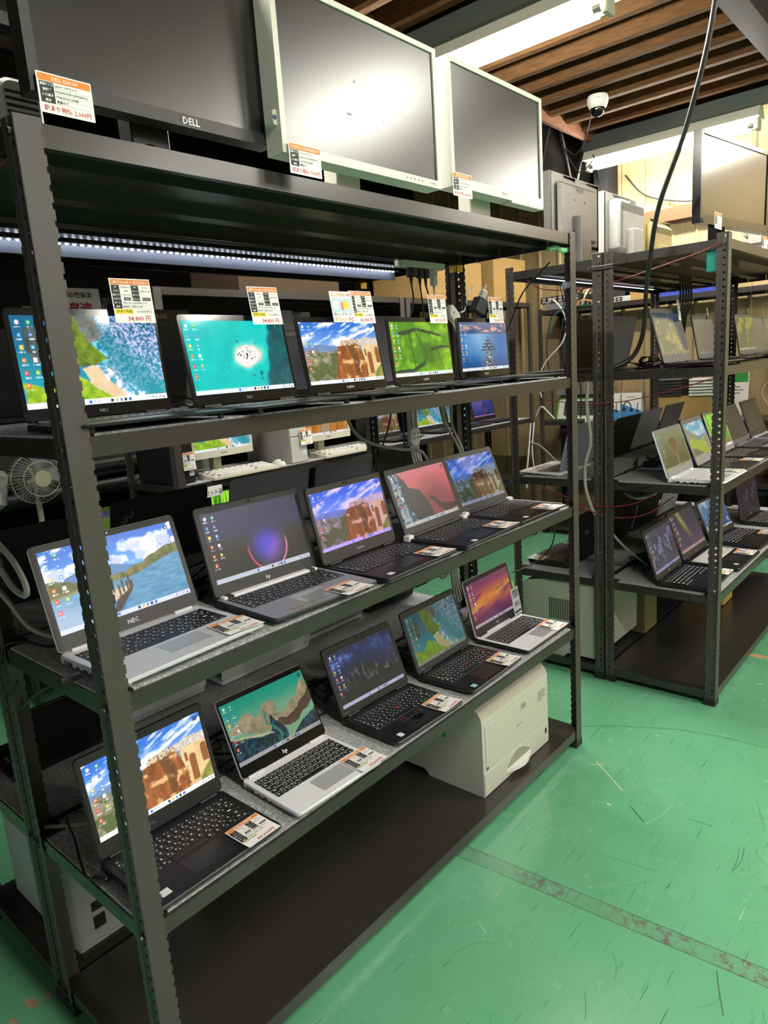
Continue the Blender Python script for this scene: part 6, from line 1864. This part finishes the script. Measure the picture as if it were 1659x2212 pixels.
def headset_box(label, y):
    t = thing('headset_box', label, 'box', (4.69, y, zm), RAD(-90), 'headset boxes')
    MB().slab(-.075, .075, -.04, .04, 0, .20, .002, .001, 1).build('carton', WHITEP, t)
    p = MB()
    p.add([(-.074, -.0405, .001), (.074, -.0405, .001), (.074, -.0405, .07), (-.074, -.0405, .12)], [(0, 1, 2, 3)], 0)
    p.tube([(-.03 + .03 * cos(a), -.042, .085 + .055 * sin(a)) for a in [pi * k / 8 for k in range(9)]], .004, 5, 1, 1)
    p.cyl((-.055, -.043, .08), (-.055, -.0406, .08), .015, 10, 1).cyl((.0, -.043, .075), (.0, -.0406, .075), .013, 10, 1).cyl((.045, -.043, .07), (.045, -.0406, .07), .010, 10, 1)
    p.tube([(.045, -.042, .07), (.048, -.042, .13)], .003, 5, 1, 1)
    p.build('printed_headset', [mat('headset_blue', '#3f86c4', noise=.1), INK], t)
    tx = MB().text('HEADSET', (.0, -.0407, .165), (1, 0, 0), (0, 0, 1), .016, 0, 'c', .09, .01).build('lettering', REDINK, t)
    return t
headset_box('white and blue headset box on the end rack, right one', .97)
headset_box('white and blue headset box on the end rack, left one with a red cap', 1.13)
for lb, y in (('white barcode label hanging under the boxed keyboard', 1.26), ('white barcode label hanging under the headset boxes', .97)):
    t = thing('shelf_label', lb, 'label', (4.592, y, .935), RAD(-90), 'shelf labels')
    MB().slab(-.05, .05, -.03, .02, 0, .002, .001, .0005, 2, 0, axis='y').build('card', PAPER, t)
    bc = MB()
    for k in range(16):
        bc.box(-.04 + k * .005, -.0375 + k * .005, -.0026, -.0019, .0, .012)
    bc.build('barcode', INK, t)
carton('brown cardboard box on the middle shelf of the end rack', 4.78, .55, zm, .30, .42, .17)
for k in range(6):
    t = MB().slab(-.11, .11, -.10, .10, 0, .018, .006, .003, 2).build('disc_drive', BLACK, loc=(4.72, .70, zm + .171 + k * .0205))
    tag(t, 'flat black disc drive in the stack on the cardboard box', 'disc drive', 'stacked black drives')
for k in range(6):
    t = MB().slab(-.11, .11, -.09, .09, 0, .014, .004, .002, 2).build('white_tray', WHITEP, loc=(4.72, .46, zm + .171 + k * .0205))
    tag(t, 'flat white tray in the stack on the cardboard box', 'tray', 'stacked white trays')
t = carton('blue game board box with ARM lettering on the upper shelf of the end rack', 4.76, .58, zu, .26, .44, .11, BLUEM, flap=False)
MB().text('ARM', (-.1312, .10, .03), (0, -1, 0), (0, 0, 1), .050, 0, 'c', None, .02).build('lettering', PAPER, t)
MB().slab(-.10, -.02, .03, .09, .130, .1312, .01, .0004, 3, 0, axis='y').xf(Matrix.Rotation(RAD(-90), 4, 'Z')).build('pale_print', PAPER, t)
carton('tan carton beside the blue box on the upper shelf of the end rack', 4.78, .93, zu, .26, .18, .16)
t = thing('paper_bag', 'folded white and blue paper on a box beneath the end rack switch', 'paper', (4.72, 1.38, 1.24), RAD(-90))
mb = MB().add([(-.12, -.05, 0), (.12, -.06, .0), (.13, .06, .01), (-.10, .07, .01), (-.09, -.03, .085), (.0, .0, .125), (.10, -.02, .09), (.0, .05, .06)], [(0, 1, 6, 5, 4), (1, 2, 6), (2, 7, 5, 6), (2, 3, 7), (3, 0, 4), (3, 4, 5, 7), (0, 3, 2, 1)])
mb.build('folded_sheet', PAPER, t)
MB().add([(-.121, -.052, .001), (-.06, -.056, .001), (-.05, -.046, .055), (-.098, -.034, .060)], [(0, 1, 2, 3)]).build('blue_panel', mat('paper_blue', '#5aa4dc', noise=.03), t)
carton('grey carton under the folded paper on the end rack', 4.78, 1.42, zm + .20, .22, .34, .11, mat('grey_carton', '#77746c', noise=.05), flap=False)
t = laptop('silver laptop leaning open against the boxes of the end rack', 4.70, 1.30, zm + .20, RAD(90), .24, .16, RAD(30), .16, base=SILVER, bezel=GREY, lid=SILVER, fine=False, dim=DIMW, group='spare laptop') if False else None
t = thing('tablet_keyboard', 'silver keyboard with black keys standing on the end rack', 'keyboard', (4.66, 1.33, 1.02), RAD(-90))
kb = MB().slab(-.13, .13, 0, .11, -.008, .0, .006, .002, 2, 0, axis='y')
kb.xf(Matrix.Rotation(RAD(-25), 4, 'X')).build('case', WHITESIL, t)
kq = MB()
for r in range(5):
    for q in range(11):
        kq.box(-.085 + q * .0185, -.069 + q * .0185, -.002, -.0002, .02 + r * .017, .034 + r * .017)
kq.xf(Matrix.Rotation(RAD(-25), 4, 'X')).build('keys', KEYB, t)
t.location = (4.66, 1.33, 1.24)
# right edge: wooden cabinet, leaflet with green head, hanging tablet
t = thing('wooden_cabinet', 'brown wood-grain cabinet standing by the end wall at the right edge', 'cabinet', (4.765, -.55, 0))
MB().slab(-.20, .21, -.50, .50, 0, .82, .004, .002, 2).build('body', PANEL, t)
MB().slab(-.215, -.199, -.49, -.01, .02, .80, .003, .001, 2).slab(-.215, -.199, .01, .49, .02, .80, .003, .001, 2).build('door', PANEL, t)
t = thing('notice_board_card', 'white notice with a green head on the end wall', 'sign', (4.985, .36, .93), RAD(-90))
MB().slab(-.10, .10, 0, .30, -.0, .012, .003, .001, 2, 0, axis='y').build('card', PAPER, t)
gh = MB().slab(-.10, .10, .235, .30, .012, .0126, .003, .0002, 2, 0, axis='y').build('green_head', mat('notice_green', '#3aa652', noise=.03), t)
lr = MB()
for r in range(3):
    lr.box(-.08, .05 + .02 * (r % 2), -.0128, -.0121, .20 - r * .022, .206 - r * .022)
lr.build('print', GREY, t)
t = thing('tablet', 'green-grey tablet hung on the end wall at the right edge', 'tablet', (4.95, -.02, 1.10), RAD(-90))
MB().slab(-.10, .10, 0, .24, -.006, .006, .01, .003, 3, 0, axis='y').build('casing', CREAM, t)
MB().slab(-.09, .09, .012, .228, .006, .0068, .004, .0002, 2, 0, axis='y').build('screen', mat('tablet_screen', '#5d7668', rough=.3, noise=.03), t)
cable('thin white cable on the end wall below the tablet', [(4.98, .06, 1.18), (4.985, .14, 1.16), (4.985, .17, 1.08), (4.985, .12, .98), (4.985, .11, .90)], .0025, CABLEW)
cable('dark cable sagging along the beige end wall', [(4.97, 1.15, 2.72), (4.97, 1.0, 2.55), (4.97, .75, 2.46), (4.97, .55, 2.44), (4.97, .3, 2.45)], .006, CABLE)
# yellow carton leaning under the right front rack
carton('small yellow carton on the bottom shelf of the right rack', 3.42, .05, .065, .16, .22, .22, mat('yellow_carton', '#b9974a', rough=.8, noise=.05))
carton('brown board standing on the bottom shelf of the right rear rack', 2.83, .33, .065, .16, .38, .33, mat('olive_carton', '#6a6a3f', rough=.8, noise=.08), flap=False)
t = thing('led_light_bar', 'row of small white LEDs under the top of the right rear rack', 'light', (3.10, .50, 1.784))
MB().slab(-.70, .72, -.008, .008, -.003, .0, .002, .001, 2).build('rail', mat('led_rail', '#7f8592'), t)
LED2 = mat('lit_led_small', '#eef2ff', emit=5.0, noise=0)
led = MB()
for k in range(70):
    led.slab(-.69 + k * .020 - .0035, -.69 + k * .020 + .0035, -.0035, .0035, -.006, -.003, .002, .001, 2)
led.build('diodes', LED2, t)['kind'] = 'stuff'
for y, z, h, lb in ((.30, .07, .38, 'lower shelf, right one'), (.95, .07, .40, 'lower shelf, left one'), (.55, .50, .36, 'second shelf, right one'), (1.25, .50, .37, 'second shelf, left one')):  # crates added to blacken the area under the end rack
    c = thing('dark_filler_crate', 'dark crate added to blacken the end rack, ' + lb, 'crate', (4.79, y, z), 0, 'added dark crates')
    MB().slab(-.17, .15, -.28, .28, 0, h, .01, .004, 3).build('body', NIGHT, c)
    MB().slab(-.175, .155, -.285, .285, h - .03, h + .003, .01, .003, 3).build('rim', BLACK, c)
# ---------------------------------------------------------------- scratches and chips of the floor paint
def strokes(name, label, lines, m):
    mb = MB()
    for pts, w in lines:
        for i in range(len(pts) - 1):
            a, b = Vector(tuple(pts[i]) + (.0004,)), Vector(tuple(pts[i + 1]) + (.0004,))
            d = (b - a).normalized()
            nrm = Vector((-d.y, d.x, 0)) * (w / 2)
            mb.quad(a - nrm, b - nrm, b + nrm, a + nrm)
    o = mb.build(name, m)
    tag(o, label, 'floor marks')
    o['kind'] = 'stuff'
rnd.seed(23)
dark, pale = [], []
def squiggle(x, y, L, a, bend):
    return [(x + L * (i / 4) * cos(a + bend * i / 4), y + L * (i / 4) * sin(a + bend * i / 4)) for i in range(5)]
for k in range(190):
    x, y = rnd.uniform(.2, 3.4), rnd.uniform(-1.1, -.08)
    (dark if rnd.random() < .90 else pale).append((squiggle(x, y, rnd.uniform(.01, .09), rnd.uniform(0, 6.28), rnd.uniform(-.8, .8)), rnd.uniform(.0004, .0010)))
pale += [([(1.668, -.096), (1.61, -.17), (1.555, -.24)], .0035), ([(1.637, -.088), (1.667, -.126)], .003), ([(1.427, -.363), (1.499, -.39), (1.582, -.397)], .0012), ([(1.461, -.225), (1.458, -.242)], .005), 
         ([(2.60, -.40), (2.615, -.42)], .006), ([(.80, -.16), (.78, -.20)], .002), ([(.62, -.42), (.60, -.46)], .003)]
dark += [([(1.488, -.293), (1.438, -.355)], .004), ([(1.492, -.63), (1.427, -.639), (1.376, -.632)], .002), ([(1.479, -.618), (1.431, -.628), (1.359, -.63)], .0015), ([(1.862, .055), (1.942, -.052), (2.044, -.249), (2.08, -.405), (2.087, -.529), (2.12, -.7)], .0022),
         ([(1.007, -.692), (.957, -.711), (.897, -.737)], .0025), ([(1.53, -.464), (1.536, -.53)], .0025), ([(1.25, -.47), (1.22, -.30)], .001), ([(1.75, -.60), (1.6, -.66)], .0012)]
strokes('floor_scratches', 'dark hairline scratches and cracks in the green floor paint', dark, mat('scratch_dark', '#2f5a48', rough=.5, noise=.3, nscale=200))
strokes('floor_scratches', 'pale cream scratches and chips in the green floor paint', pale, mat('scratch_pale', '#c9cdaa', rough=.6, noise=.3, nscale=200))
mb = MB()
for cx, cy, s_ in ((2.90, -.335, .05), (-.05, .56, .022), (-.10, .54, .018), (-.015, .545, .015)):
    n = 22
    rr = [s_ * (1 + .45 * rnd.uniform(-1, 1)) for k in range(n)]
    mb.add([(cx, cy, .0005)] + [(cx + .5 * rr[k] * cos(2 * pi * k / n), cy + rr[k] * sin(2 * pi * k / n), .0005) for k in range(n)], [(0, 1 + k, 1 + (k + 1) % n) for k in range(n)])
o = tag(mb.build('floor_chip', mat('bare_concrete', '#a58f68', rough=.85, noise=.25, nscale=60)), 'bare brownish patches where the green floor paint is gone', 'floor marks')
o['kind'] = 'stuff'
